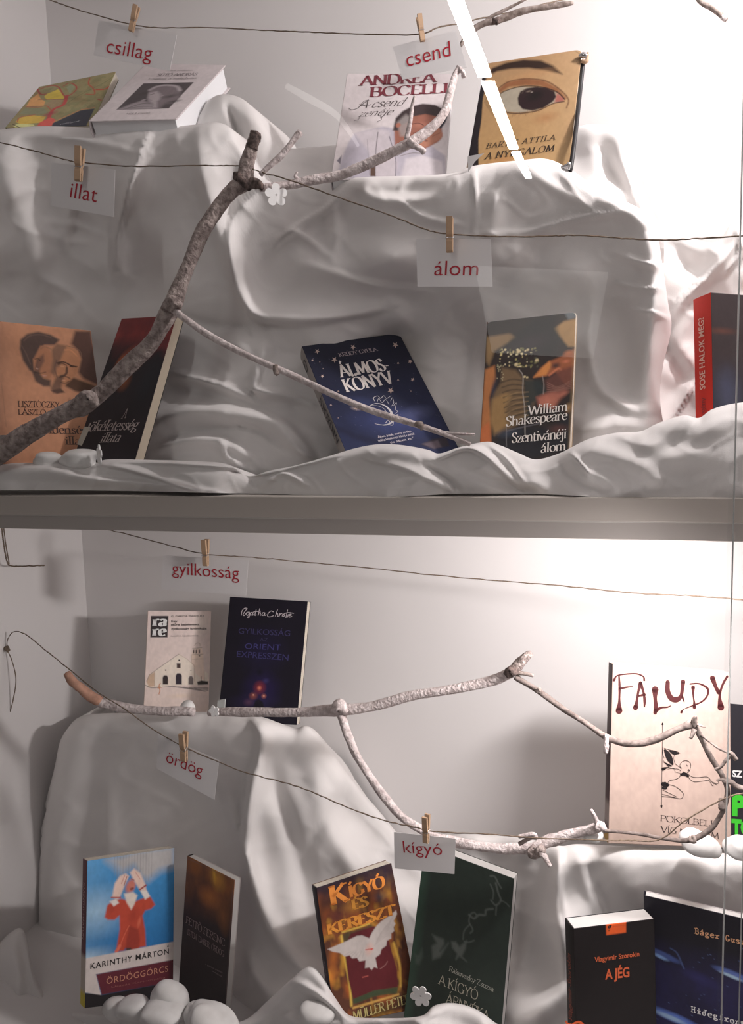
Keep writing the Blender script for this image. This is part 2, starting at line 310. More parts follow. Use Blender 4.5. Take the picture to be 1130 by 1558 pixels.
# ------------------------------------------------------------------ books
def rot(wv):
    wv = np.array(wv, float); a = np.linalg.norm(wv)
    if a < 1e-9: return np.eye(3)
    k = wv/a; K = np.array([[0, -k[2], k[1]], [k[2], 0, -k[0]], [-k[1], k[0], 0]])
    return np.eye(3)+math.sin(a)*K+(1-math.cos(a))*K@K
B0 = np.stack([[1, 0, 0], [0, 0, 1], [0, -1, 0]], 1).astype(float)
class Book:
    def __init__(s, pose, corners, T, label, gain=1., step=.0011, mat=None, spine='#222222', back='#222222', pages=None, hard=False, crop=(0, 0, 1), base='#808080', group=None, rnd=0.):
        R = rot(pose[3:6]) @ B0; s.pl = Plane(pose[:3], R); s.g = gain; s.T = T
        s.q = np.array([s.pl.xy(*c) for c in corners])       # TL TR BR BL local xy (m)
        s.e = empty('book', pose[:3], R); tag(s.e, label, 'book', group)
        s.crop = crop; s.W = np.linalg.norm(s.q[1]-s.q[0]); s.H = np.linalg.norm(s.q[3]-s.q[0])
        s.k = s.W/np.linalg.norm(np.array(corners[1])-np.array(corners[0]))/crop[2]   # metres per crop px (about)
        s.nx = int(s.W/step)+1; s.ny = int(s.H/step)+1
        u, v = np.meshgrid(np.linspace(0, 1, s.nx), np.linspace(0, 1, s.ny)); s.u = u.ravel(); s.v = v.ravel()
        s.XY = s.bil(s.u, s.v); s.col = np.tile(lin(base, gain), (len(s.u), 1)); s.mat = mat or M_art
        s.hard = hard; s.spinec = lin(spine, gain); s.backc = lin(back, gain); s.pages = pages or M_pages; s.rnd = rnd
        s.tilt = nrm(s.q[1]-s.q[0])
    def bil(s, u, v):
        u = np.asarray(u, float)[..., None]; v = np.asarray(v, float)[..., None]; q = s.q
        return (q[0]*(1-u)+q[1]*u)*(1-v)+(q[3]*(1-u)+q[2]*u)*v
    def c(s, x, y):           # crop px -> local xy
        return s.pl.xy(s.crop[0]+x/s.crop[2], s.crop[1]+y/s.crop[2])
    def cc(s, pts): return np.array([s.c(*p) for p in pts])
    # painting -------------------------------------------------
    def mix(s, m, col):
        m = np.clip(m, 0, 1)[:, None]; s.col = s.col*(1-m)+(col if isinstance(col, np.ndarray) else lin(col, s.g))*m
    def noise(s, sc, seed=0, oct=3):
        rs = np.random.RandomState(seed); out = 0; amp = 1; tot = 0
        for o_ in range(oct):
            n = int(sc*2**o_)+2; g = rs.rand(n+1, n+1); x = s.u*n*.999; y = s.v*n*.999
            i = x.astype(int); j = y.astype(int); fx = x-i; fy = y-j; fx = fx*fx*(3-2*fx); fy = fy*fy*(3-2*fy)
            out = out+amp*((g[i, j]*(1-fx)+g[i+1, j]*fx)*(1-fy)+(g[i, j+1]*(1-fx)+g[i+1, j+1]*fx)*fy); tot += amp; amp *= .5
        return out/tot
    def poly(s, pts, col, soft=1., a=1., local=False):
        soft *= 1.5
        p = np.array(pts) if local else s.cc(pts); X = s.XY; d = np.full(len(X), 1e9); ins = np.zeros(len(X), bool)
        for i in range(len(p)):
            A = p[i]; B = p[(i+1) % len(p)]; e = B-A; w_ = X-A; t = np.clip((w_@e)/(e@e+1e-12), 0, 1)
            d = np.minimum(d, np.linalg.norm(w_-t[:, None]*e, axis=1))
            c1 = (A[1] > X[:, 1]) != (B[1] > X[:, 1])
            with np.errstate(divide='ignore', invalid='ignore'):
                xx = (B[0]-A[0])*(X[:, 1]-A[1])/(B[1]-A[1]+1e-15)+A[0]
            ins ^= c1 & (X[:, 0] < xx)
        sd = np.where(ins, d, -d)/(max(soft*s.k, .0007)); s.mix(a*np.clip(.5+sd*.5, 0, 1), col)
    def line(s, pts, col, wd, curve=True, a=1., soft=1.):
        p = s.cc(pts); p = crom(p, 5) if curve and len(p) > 2 else p; X = s.XY; d = np.full(len(X), 1e9)
        for i in range(len(p)-1):
            e = p[i+1]-p[i]; w_ = X-p[i]; t = np.clip((w_@e)/(e@e+1e-12), 0, 1); d = np.minimum(d, np.linalg.norm(w_-t[:, None]*e, axis=1))
        s.mix(a*np.clip(.5+(wd*s.k*.5-d)/max(soft*s.k, .0006)*.5, 0, 1), col)
    def blob(s, x, y, rx, ry, col, soft=.5, a=1., ang=0.):
        c = s.c(x, y); ex = s.c(x+10, y)-c; ex /= np.linalg.norm(ex); ey = c-s.c(x, y+10); ey /= np.linalg.norm(ey)
        d = s.XY-c; al = d@ex; be = d@ey; ca, sa = math.cos(ang), math.sin(ang); al, be = al*ca+be*sa, -al*sa+be*ca
        r = np.sqrt((al/(rx*s.k))**2+(be/(ry*s.k))**2); s.mix(a*np.clip((1-r)/max(soft, .05)+.5*(soft < .2), 0, 1), col)
    def grad(s, f, c0, c1):
        f = np.clip(f, 0, 1)[:, None]; s.col = lin(c0, s.g)*(1-f)+lin(c1, s.g)*f
    # text -----------------------------------------------------
    def text(s, txt, p0, p1, h, col, font='serif', off=.0006, name='title_lettering', g=None, parent=None, **k):
        a = s.c(*p0); b = s.c(*p1)
        mid = ((p0[0]+p1[0])/2, (p0[1]+p1[1])/2)
        side = nrm(s.q[0]-s.q[3]); base = nrm(b-a)
        hh = np.linalg.norm(s.c(mid[0], mid[1]-h)-s.c(*mid))
        return lay(parent or s.front, name, txt, a, b, hh, lin(col, s.g if g is None else g), s.pl, font, off, up=side, **k)
    def ink(s, pts, wd, col, name='cover_drawing', curve=True, off=.0006):
        p = s.cc([q[:2] for q in pts]); ws = np.array([(q[2] if len(q) > 2 else wd) for q in pts], float)
        q = crom(np.hstack([p, ws[:, None]]), 5) if curve and len(p) > 2 else np.hstack([p, ws[:, None]])
        q[:, 2] *= 1.15; n = len(q); V, Fc = stroke2(q[:, :2], lambda a, b, u: q[int(round(u*(n-1))), 2]*s.k)
        V = list(map(tuple, V))
        for e_, w_ in ((q[0], q[0, 2]), (q[-1], q[-1, 2])):
            m = len(V); V += [(e_[0]+w_*s.k*.5*math.cos(6.283*i/10), e_[1]+w_*s.k*.5*math.sin(6.283*i/10)) for i in range(10)]; Fc.append(tuple(range(m, m+10)))
        return V, Fc
    def inks(s, strokes, col, name='cover_drawing', off=.0006, lab=None):
        b = MB()
        for st in strokes:
            V, Fc = s.ink(st[1], st[0], col)
            b.add([(x, y, off) for x, y in V], Fc)
        o = b.build(name, cmat(lin(col, s.g)), s.front)
        return o
    # body -----------------------------------------------------
    def build(s, spine_blocks=(), top_label=None):
        nx, ny = s.nx, s.ny; X = s.XY.copy()
        s.col = s.col*(1+.13*(s.noise(9, 77)-.5)+.14*(s.noise(34, 78, 2)-.5))[:, None]
        if s.rnd:
            pass
        z = -.0000*s.u
        # worn, slightly curled corners
        V = np.hstack([X, (np.zeros(len(X))+z)[:, None]]); n = nx*ny
        i, j = np.meshgrid(np.arange(nx-1), np.arange(ny-1)); i = i.ravel(); j = j.ravel(); a = j*nx+i
        Fq = np.stack([a, a+nx, a+nx+1, a+1], 1)
        if s.rnd:   # rounded corners: pull corner vertices in
            for cu in (0, 1):
                for cv in (0, 1):
                    du = np.abs(s.u-cu)*s.W; dv = np.abs(s.v-cv)*s.H; m = (du < s.rnd) & (dv < s.rnd)
                    d = np.hypot(s.rnd-du, s.rnd-dv); k_ = m & (d > s.rnd)
                    f = (s.rnd/np.maximum(d, 1e-9)); nu = s.rnd-(s.rnd-du)*f; nv = s.rnd-(s.rnd-dv)*f
                    U2 = np.where(k_, np.abs(cu-nu/s.W), s.u); V2 = np.where(k_, np.abs(cv-nv/s.H), s.v)
                    V[:, :2] = np.where(k_[:, None], s.bil(U2, V2), V[:, :2])
        b = np.concatenate([np.arange(nx), np.arange(1, ny)*nx+nx-1, (ny-1)*nx+np.arange(nx-2, -1, -1), np.arange(ny-2, 0, -1)*nx])
        th = .0018 if s.hard else .0007
        V2 = V[b].copy(); V2[:, 2] -= th; m = len(b); idx = n+np.arange(m)
        Fs = np.stack([b, np.roll(b, -1), np.roll(idx, -1), idx], 1)
        VV = np.vstack([V, V2]); CC = np.vstack([s.col, s.col[b]*.8])
        s.front = mk('front_cover', VV, np.vstack([Fq, Fs]), s.mat, s.e, False, CC)
        # page block, spine, back
        i_ = .004 if s.hard else .0006; W, H, T = s.W, s.H, s.T
        def rect(iu, iv, z_, iu0=0.): return [(*s.bil(u, v), z_) for u, v in ((iu0/W, iv/H), (1-iu/W, iv/H), (1-iu/W, 1-iv/H), (iu0/W, 1-iv/H))]
        mb = MB(); mb.hexa(rect(i_, i_, -th-.0001, .002), rect(i_, i_, -T+th+.0001, .002)); mb.build('page_block', s.pages, s.e)
        mb = MB(); mb.hexa(rect(0, 0, -T+th), rect(0, 0, -T)); mb.build('back_cover', cmat(s.backc, .45, 'cover_board'), s.e)
        # spine: slightly rounded strip
        N = 6; vs = []; fs = []; ns = 26
        for jj in range(ns):
            v = jj/(ns-1)
            for kk in range(N+1):
                t = kk/N; bul = (.003 if s.hard else .0008)*math.sin(math.pi*t); p = s.bil(-bul/W, v); vs.append((*p, -T*t))
        fs = [(jj*(N+1)+kk, jj*(N+1)+kk+1, (jj+1)*(N+1)+kk+1, (jj+1)*(N+1)+kk) for jj in range(ns-1) for kk in range(N)]
        cols = np.tile(s.spinec, (len(vs), 1))
        for v0, v1, cc_ in spine_blocks:
            for jj in range(ns):
                if v0 <= jj/(ns-1) <= v1: cols[jj*(N+1):(jj+1)*(N+1)] = lin(cc_, s.g)
        # give thickness inward
        n0 = len(vs); vs2 = [(x+.0012*s.tilt[0], y+.0012*s.tilt[1], z_) for x, y, z_ in vs]
        fs2 = [tuple(q+n0 for q in reversed(f)) for f in fs]
        rim = [(kk, kk+1, n0+kk+1, n0+kk) for kk in range(N)]+[((ns-1)*(N+1)+kk, n0+(ns-1)*(N+1)+kk, n0+(ns-1)*(N+1)+kk+1, (ns-1)*(N+1)+kk+1) for kk in range(N)]
        s.spine = mk('spine', vs+vs2, fs+fs2+rim, M_art, s.e, False, np.vstack([cols, cols]))
        return s
    def spine_text(s, txt, v0, v1, h, col, font='sans', flip=False, tcen=.5, **k):
        """text running along the spine; v0..v1 fractions of height (start,end)"""
        V, Fc, wd = serif_text(txt, **k) if font == 'serif' else sans_text(txt, **k)
        x = (V[:, 0]-V[:, 0].min())/(V[:, 0].max()-V[:, 0].min()); y = V[:, 1]
        vv = v0+(v1-v0)*x; dz = (y-.4)*h*(1 if v1 < v0 else -1)
        bul = (.003 if s.hard else .0008)+.0005
        XY = s.bil(np.full(len(vv), -bul/s.W), vv); z = -s.T*tcen-dz*1.
        return mk('spine_lettering', np.hstack([XY, z[:, None]]), Fc, cmat(lin(col, s.g)), s.spine)

# ------------------------------------------------------------------ THE SETTING: display cabinet behind glass
YB, XL, XR, ZT, ZS, ZU, ZF = 1.35, -1.062, .40, .86, -.086, -.133, -.93
def slab(name, a, b, mat):
    m = MB(); m.box(a, b); o = m.build(name, mat); tag(o, kind='structure'); return o
o = slab('wall_back', (XL-.02, YB, ZF-.02), (XR+.02, YB+.018, ZT+.02), M_wall); tag(o, 'pale painted back panel of the display case')
o = slab('wall_left', (XL-.02, .85, ZF-.02), (XL, YB, ZT+.02), M_wall); tag(o, 'pale left side panel of the display case')
o = slab('wall_right', (XR, .85, ZF-.02), (XR+.02, YB, ZT+.02), M_wall); tag(o, 'right side panel of the display case')
o = slab('ceiling', (XL-.02, .85, ZT), (XR+.02, YB+.018, ZT+.02), M_wall); tag(o, 'top panel of the display case')
o = slab('floor', (XL-.02, .85, ZF-.02), (XR+.02, YB+.018, ZF), M_wall); tag(o, 'bottom panel of the display case')
# shelf between the two compartments: board, recessed rail, thin bright lip
def shelf_part(name, y0, y1, z0, z1, mat):
    m = MB(); m.box((XL, y0, z0), (XR, y1, z1)); o = m.build(name, mat); tag(o, kind='structure'); return o
m = MB(); m.box((XL, .90, -.1135), (XR, YB, -.0865)); o = m.build('trim_1', M_shelf); tag(o, 'grey-beige shelf board between the two compartments', kind='structure')
bv = o.modifiers.new('b', 'BEVEL'); bv.width = .0012; bv.segments = 2
m = MB(); m.box((XL, .902, -.1335), (XR, .93, -.1136)); o = m.build('trim_2', M_rail); tag(o, 'darker rail under the front edge of the shelf', kind='structure')
bv = o.modifiers.new('b', 'BEVEL'); bv.width = .001; bv.segments = 2
m = MB(); m.box((XL, .9005, -.1144), (XR, .904, -.1134)); o = m.build('trim_3', pm('rail_lip', (.55, .53, .5), .3)); tag(o, 'thin bright lip line along the shelf front', kind='structure')
# sliding glass panes (their ground edges show as thin upright lines at the right)
def pane(name, x0, x1, y, lab, th=.004):
    m = MB(); m.add([(x0, y, ZF), (x1, y, ZF), (x1, y, ZT), (x0, y, ZT)], [(0, 1, 2, 3)])
    o = m.build(name, M_glass); tag(o, lab, kind='structure')
    return o
def edge(x, y, par, wd=.0013, z0=ZF, z1=ZT):
    m = MB(); m.box((x-wd/2, y-.002, z0), (x+wd/2, y+.002, z1)); return m.build('pane_edge', M_gedge, par)
w1 = pane('window_1', XL-.1, .1055, .872, 'left sliding glass pane of the display case')
edge(.1065, .872, w1, .0013)
w2 = pane('window_2', .1, XR, .862, 'right sliding glass pane of the display case')
edge(.1225, .862, w2, .0008)

# lamp fittings inside the case and in the room beyond the glass
M_emit = pm('lamp_tube_light', (1, 1, 1), .4)
b_ = M_emit.node_tree.nodes['Principled BSDF']; b_.inputs['Emission Color'].default_value = (1, .97, .93, 1); b_.inputs['Emission Strength'].default_value = 40
M_emit2 = M_emit.copy(); M_emit2.name = 'dim_lamp_light'; M_emit2.node_tree.nodes['Principled BSDF'].inputs['Emission Strength'].default_value = 3
YG = .872
def mirror(p): q = np.array(p, float); q[1] = 2*YG-q[1]; return q
bm_ = MB()
vA = [P(664, -40, 2.3), P(688, -40, 2.3), P(747, 118, 2.75), P(727, 118, 2.75)]
vB = [P(731, 126, 2.78), P(751, 126, 2.78), P(788, 228, 3.1), P(774, 228, 3.1)]
vC = [P(777, 233, 3.12), P(790, 233, 3.12), P(808, 272, 3.3), P(799, 272, 3.3)]
lampE = empty('ceiling_lamp', tuple(mirror(vB[0])))
tag(lampE, 'long white tube lamp in the room, reflected as a slanting bar in the glass', 'lamp')
for q in (vA, vB, vC):
    mq = [mirror(p)-np.array(lampE.location) for p in q]; back = [p+np.array([0, -.02, .015]) for p in mq]
    m = MB(); m.hexa(mq, back); m.build('lamp_tube', M_emit, lampE)
qs = [P(436, 131, 2.6), P(470, 150, 2.6), P(508, 172, 2.6), P(530, 198, 2.6), P(545, 222, 2.6)]
V, Fc = tube([mirror(p) for p in qs], [.009, .012, .010, .008, .005], 8)
M_emit3 = M_emit.copy(); M_emit3.name = 'glow_panel_light'; M_emit3.node_tree.nodes['Principled BSDF'].inputs['Emission Strength'].default_value = 1.5
m = MB(); q_ = [mirror(P(*c_)) for c_ in ((722, 404, 3.2), (925, 414, 3.2), (902, 545, 3.2), (748, 536, 3.2))]; m.hexa(q_, [p+np.array([0, -.02, 0]) for p in q_])  # unseen emissive panel, added to give the glass a faint pale reflection
tag(m.build('reflected_glow_panel', M_emit3), 'glowing panel added in the room, faintly reflected over the upper right cloth', 'glow_panel')
tag(mk('ring_lamp', V, Fc, M_emit2, None, True), 'faint curved lamp reflected in the glass above left of the singer cover', 'lamp')

# ------------------------------------------------------------------ CLOTH
def interp(pl, x):
    a = np.array(pl, float); return np.interp(x, a[:, 0], a[:, 1])
def interps(pl, x):   # smooth
    a = np.array(pl, float); q = crom(a, 6); return np.interp(x, q[:, 0], q[:, 1])
def vnoise(x, y, seed, n=64):
    rs = np.random.RandomState(seed); g = rs.rand(n, n)*2-1
    i = np.floor(x).astype(int); j = np.floor(y).astype(int); fx = x-i; fy = y-j; fx = fx*fx*(3-2*fx); fy = fy*fy*(3-2*fy); i %= n; j %= n; i2 = (i+1) % n; j2 = (j+1) % n
    return (g[i, j]*(1-fx)+g[i2, j]*fx)*(1-fy)+(g[i, j2]*(1-fx)+g[i2, j2]*fx)*fy
def sheet(name, label, top, bottom, left, right, ctrl, folds, step=4.5, round_top=.03, round_l=0, round_r=0, back_top=None, back_l=None, back_r=None, noise=.003, seed=1, parent=None, sag=0., pw=3.):
    """top/bottom: (px,py) outline; left/right: (py_fraction, px). Surface distance Y from ctrl points, folds add relief."""
    x0 = top[0][0]; x1 = top[-1][0]; nx = int((x1-x0)/step)+1
    hmax = max(interp(bottom, x)-interp(top, x) for x in (x0, (x0+x1)/2, x1)); ny = max(8, int(hmax/step)+1)
    s = np.linspace(0, 1, nx)
    # finer rows near the top edge
    t = np.linspace(0, 1, ny)
    S, T = np.meshgrid(s, t)
    X0 = x0+(x1-x0)*S
    ty = interps(top, X0.ravel()).reshape(S.shape); by = interps(bottom, X0.ravel()).reshape(S.shape)
    PY = ty+(by-ty)*T
    xl = interps(left, t)[:, None]; xr = interps(right, t)[:, None]
    PX = xl+(xr-xl)*S
    x = PX.ravel(); y = PY.ravel()
    c = np.array(ctrl, float); d2 = (x[:, None]-c[:, 0])**2+(y[:, None]-c[:, 1])**2+900.
    w_ = d2**(-pw/2); Y = (w_*c[:, 2]).sum(1)/w_.sum(1)
    D = np.zeros_like(x)
    for f in folds:
        pts, wd, amp = f[0], f[1], f[2]; kind = f[3] if len(f) > 3 else 'r'
        q = crom(pts, 6) if len(pts) > 2 else np.array(pts, float)
        best = np.full(x.shape, 1e9); sg = np.zeros_like(x); uu = np.zeros_like(x); n = len(q)-1
        for i in range(n):
            e = q[i+1]-q[i]; L2 = e@e+1e-9; wx = x-q[i, 0]; wy = y-q[i, 1]
            tt = np.clip((wx*e[0]+wy*e[1])/L2, 0, 1); dx = wx-tt*e[0]; dy = wy-tt*e[1]; dd = np.hypot(dx, dy)
            m = dd < best; best = np.where(m, dd, best); sg = np.where(m, np.sign(e[0]*wy-e[1]*wx), sg); uu = np.where(m, (i+tt)/n, uu)
        taper = np.clip(np.sin(np.pi*np.clip(uu, .02, .98)), 0, 1)**.5
        if kind == 'r': D += amp*taper*np.exp(-(best/wd)**2)
        elif kind == 's': D += amp*taper*np.maximum(0, 1-best/wd)**1.4           # sharp crease
        elif kind == 'a':                                                        # asymmetric: steep on one side
            D += amp*taper*np.where(sg > 0, np.exp(-(best/wd)**2), np.exp(-(best/(wd*.3))**2))
        elif kind == 'b':
            D += amp*taper*np.where(sg < 0, np.exp(-(best/wd)**2), np.exp(-(best/(wd*.3))**2))
    Y = Y-D
    Y += noise*(vnoise(x/46+3, y/60+7, seed)+.5*vnoise(x/19+y/50, y/27, seed+1)+.16*vnoise((x+y*.6)/8, y/13, seed+2))
    Y -= noise*.9*((1-np.abs(vnoise(x/80+y/95, y/60-x/140, seed+5)))**5+.6*(1-np.abs(vnoise(x/60-y/70+9, y/50+x/90, seed+6)))**7)
    k = .0009
    if round_top:
        dt = np.clip((y-ty.ravel())*k/round_top, 0, 1); Y += round_top*(1-np.sqrt(1-(1-dt)**2))
    if round_l:
        dl = np.clip((x-np.repeat(xl.ravel(), nx))*k/round_l, 0, 1); Y += round_l*(1-np.sqrt(1-(1-dl)**2))
    if round_r:
        dr = np.clip((np.repeat(xr.ravel(), nx)-x)*k/round_r, 0, 1); Y += round_r*(1-np.sqrt(1-(1-dr)**2))
    Y = np.clip(Y, .878, YB-.004)
    V = np.array([P(a, b, c_) for a, b, c_ in zip(x, y, Y)]).reshape(ny, nx, 3)
    rows = []
    if back_top is not None:
        n = 10
        for i in range(n, 0, -1):
            f = i/n; r = V[0].copy(); r[:, 1] = V[0][:, 1]*(1-f)+np.maximum(back_top, V[0][:, 1])*f; r[:, 2] -= sag*f; rows.append(r)
    V = np.concatenate([np.array(rows), V], 0) if rows else V
    if back_l is not None:
        cols = []
        for i in range(8, 0, -1):
            f = i/8; r = V[:, 0].copy(); r[:, 1] = r[:, 1]*(1-f)+np.maximum(back_l, r[:, 1])*f; cols.append(r[:, None])
        V = np.concatenate(cols+[V], 1)
    if back_r is not None:
        cols = []
        for i in range(1, 9):
            f = i/8; r = V[:, -1-0].copy() if i == 1 else base; 
            if i == 1: base = r.copy()
            r = base.copy(); r[:, 1] = r[:, 1]*(1-f)+np.maximum(back_r, r[:, 1])*f; cols.append(r[:, None])
        V = np.concatenate([V]+cols, 1)
    V[..., 0] = np.clip(V[..., 0], XL+.003, XR-.003)
    NY, NX = V.shape[:2]
    i, j = np.meshgrid(np.arange(NX-1), np.arange(NY-1)); a = (j*NX+i).ravel()
    Fq = np.stack([a, a+NX, a+NX+1, a+1], 1)
    o = mk(name, V.reshape(-1, 3), Fq, M_cloth, parent, True)
    if label: tag(o, label, 'cloth')
    return o

# upper compartment, main drape over the two hidden boxes
FU = [
 # left box
 ([(0, 203), (80, 206), (160, 218), (212, 232)], 7, .006, 'a'),
 ([(235, 192), (222, 215), (208, 255), (197, 290), (182, 350), (172, 430)], 9, .014, 'a'),
 ([(262, 200), (232, 300), (212, 420), (205, 480)], 26, -.012),
 ([(300, 205), (305, 260), (330, 350), (360, 440), (375, 490)], 24, .022, 'b'),
 ([(0, 230), (20, 300), (50, 370), (60, 470)], 30, .024),
 ([(30, 235), (60, 330), (110, 440)], 32, -.012),
 ([(55, 336), (110, 340), (170, 362)], 6, .004, 'a'),
 ([(180, 350), (185, 400), (170, 480)], 10, .008),
 ([(205, 315), (270, 420), (330, 480)], 20, .006),
 # centre: swooping fold
 ([(395, 285), (355, 330), (352, 400), (378, 470), (430, 488), (520, 482), (590, 468)], 17, .024, 'b'),
 ([(420, 330), (405, 380), (430, 440), (520, 455)], 32, -.016),
 ([(365, 390), (350, 300), (362, 240)], 12, -.012),
 ([(400, 392), (440, 352), (500, 312), (520, 290)], 9, .012, 'a'),
 ([(400, 370), (450, 352), (505, 392)], 9, .010, 'a'),
 ([(500, 300), (510, 350), (503, 395)], 10, .010),
 ([(515, 280), (560, 300), (620, 290), (700, 272)], 12, -.008),
 ([(555, 282), (558, 297), (600, 305), (660, 300)], 9, .012),
 ([(440, 400), (520, 410), (640, 395)], 22, .010),
 ([(520, 340), (600, 360), (640, 380)], 26, -.012),
 ([(722, 252), (722, 300), (724, 350), (726, 440)], 4, .009, 's'),
 ([(745, 285), (752, 330), (742, 365)], 14, .012),
 ([(722, 355), (800, 352), (860, 335), (905, 325), (960, 320)], 9, .010, 'a'),
 ([(790, 250), (850, 290), (920, 325)], 10, .006),
 ([(905, 300), (950, 315), (985, 350)], 18, .018),
 ([(950, 360), (900, 380), (780, 390)], 30, -.012),
 ([(985, 345), (996, 420), (992, 480), (985, 560), (990, 640)], 15, .026),
 ([(950, 390), (985, 400), (1010, 402)], 8, .012, 'a'),
 ([(940, 430), (985, 438), (1012, 430)], 7, .012, 'a'),
 ([(955, 470), (990, 474), (1015, 482)], 7, .010, 'a'),
 ([(905, 440), (900, 520), (915, 590), (960, 620)], 14, .012, 'a'),
 ([(940, 450), (945, 530), (955, 600)], 22, -.022),
 ([(880, 420), (830, 470), (820, 560)], 30, -.008),
 ([(920, 595), (960, 622), (1015, 622)], 9, .014),
 # recess under the overhang, lumps on the shelf
 ([(270, 480), (330, 496), (400, 492), (480, 490)], 8, -.010),
 ([(265, 566), (330, 583), (385, 606)], 10, .020, 'a'),
 ([(405, 528), (388, 585), (392, 592), (440, 602), (490, 620)], 9, .018, 'a'),
 ([(300, 530), (360, 520), (420, 540)], 20, .010),
 ([(245, 640), (280, 625), (350, 625), (420, 640), (450, 662), (480, 700)], 20, .030, 'a'),
 ([(230, 685), (290, 668), (340, 672), (390, 700)], 16, .030, 'a'),
 ([(335, 668), (345, 695), (382, 718)], 8, .018, 's'), ([(245, 590), (320, 600), (420, 628)], 14, -.012), ([(290, 655), (380, 650), (440, 690)], 7, -.010, 's'), ([(470, 400), (560, 430), (650, 440)], 12, .010, 'a'), ([(740, 470), (720, 560), (715, 640)], 10, .006), ([(600, 300), (650, 330), (700, 340)], 9, .009, 'a'), ([(80, 250), (110, 300), (100, 380)], 14, .010, 'a'),
 ([(425, 652), (450, 680), (480, 702)], 8, .018, 's'),
 ([(640, 560), (650, 600), (660, 660)], 20, .005),
 ([(870, 660), (930, 645), (990, 650)], 16, .018),
]
CU = [(-60, 260, 1.03), (0, 260, 1.03), (100, 260, 1.06), (200, 250, 1.05), (300, 240, 1.05), (390, 300, 1.09), (450, 290, 1.09), (560, 290, 1.03), (700, 280, 1.02), (800, 270, 1.015), (900, 310, 1.02), (980, 360, 1.02),
      (0, 360, 1.06), (150, 360, 1.10), (300, 380, 1.07), (450, 400, 1.06), (600, 380, 1.03), (760, 380, 1.03), (880, 400, 1.03), (990, 450, 1.03),
      (0, 455, 1.12), (150, 455, 1.12), (300, 455, 1.075), (450, 465, 1.07), (600, 455, 1.12), (760, 450, 1.10), (880, 470, 1.09), (990, 530, 1.04),
      (0, 560, 1.15), (150, 560, 1.16), (300, 520, 1.09), (360, 560, 1.065), (430, 550, 1.09), (470, 600, 1.10), (600, 540, 1.19), (700, 540, 1.16), (800, 560, 1.13), (900, 560, 1.08), (990, 600, 1.05),
      (0, 690, 1.10), (150, 690, 1.10), (240, 670, 1.05), (340, 650, 1.05), (450, 690, 1.04), (600, 690, 1.14), (760, 690, 1.10), (900, 680, 1.02), (1000, 660, 1.02), (300, 740, 1.0), (600, 740, 1.03)]
cl = sheet('draped_cloth', 'large white cloth draped over both raised levels of the upper compartment',
      [(-70, 204), (0, 197), (60, 192), (140, 194), (220, 197), (265, 193), (300, 189), (330, 186), (352, 196), (368, 222), (400, 270), (440, 282), (505, 274), (560, 269), (640, 267), (690, 263), (722, 252), (790, 244), (832, 242), (868, 258), (905, 285), (950, 306), (985, 324), (1000, 340)],
      [(-70, 738), (1000, 740)], [(0, -70), (1, -70)], [(0, 1000), (.1, 1004), (.3, 1016), (.4, 1021), (.55, 1008), (.7, 1005), (1, 1030)],
      CU, FU, round_top=.02, round_r=.03, back_top=YB-.03, back_r=1.2, noise=.0035, seed=3)
# humps of the same cloth behind the ledge
sheet('cloth_fold', None, [(300, 175), (318, 152), (340, 143), (368, 150), (390, 170), (408, 195), (420, 218), (430, 226), (470, 224), (512, 221), (525, 225)], [(300, 300), (525, 300)], [(0, 300), (1, 300)], [(0, 525), (1, 525)],
      [(320, 180, 1.12), (370, 180, 1.13), (410, 220, 1.17), (460, 240, 1.21), (520, 250, 1.22), (370, 260, 1.12), (440, 290, 1.14)],
      [([(345, 160), (360, 200), (368, 260)], 8, -.02, 's'), ([(375, 165), (390, 200), (395, 250)], 16, .012), ([(425, 226), (450, 240), (500, 232)], 14, .008)], round_top=.03, back_top=1.3, noise=.002, seed=9, parent=cl)
sheet('cloth_fold', None, [(835, 235), (868, 200), (890, 190), (925, 190), (950, 198), (958, 225), (970, 260), (990, 315), (1003, 345), (1010, 350)], [(835, 400), (1010, 400)], [(0, 835), (1, 835)], [(0, 1010), (1, 1010)],
      [(860, 230, 1.20), (920, 210, 1.18), (950, 250, 1.17), (990, 330, 1.10), (900, 350, 1.12)],
      [([(915, 215), (925, 250), (950, 290)], 12, -.012), ([(940, 210), (950, 260), (975, 320)], 10, .012)], round_top=.02, back_top=1.3, noise=.002, seed=12, parent=cl)
# cloth hanging at the right behind the red-spined book
FR = [([(1130, 352), (1092, 402), (1042, 452), (1022, 480)], 10, .020, 'b'), ([(1015, 345), (1040, 400), (1080, 410)], 20, -.014), ([(1060, 470), (1030, 520), (1060, 560)], 16, .014),
      ([(1010, 520), (1040, 570), (1062, 575)], 12, -.012), ([(1062, 570), (1040, 610), (1020, 640)], 9, .012, 'a'), ([(1120, 345), (1128, 380), (1100, 420)], 8, .012, 's')]
sheet('right_draped_cloth', 'white cloth bunched behind the red-spined book at the right', [(985, 330), (1010, 340), (1050, 362), (1090, 368), (1112, 338), (1124, 330), (1150, 335), (1230, 330), (1540, 340)], [(985, 690), (1540, 690)], [(0, 985), (1, 985)], [(0, 1540), (1, 1540)],
      [(1000, 380, 1.15), (1050, 400, 1.14), (1120, 380, 1.13), (1200, 380, 1.13), (1000, 500, 1.16), (1060, 500, 1.14), (1130, 480, 1.14), (1030, 600, 1.13), (1100, 620, 1.1), (1200, 620, 1.1), (1000, 680, 1.08), (1200, 690, 1.06)],
      FR, round_top=.02, back_top=1.3, noise=.005, seed=21)
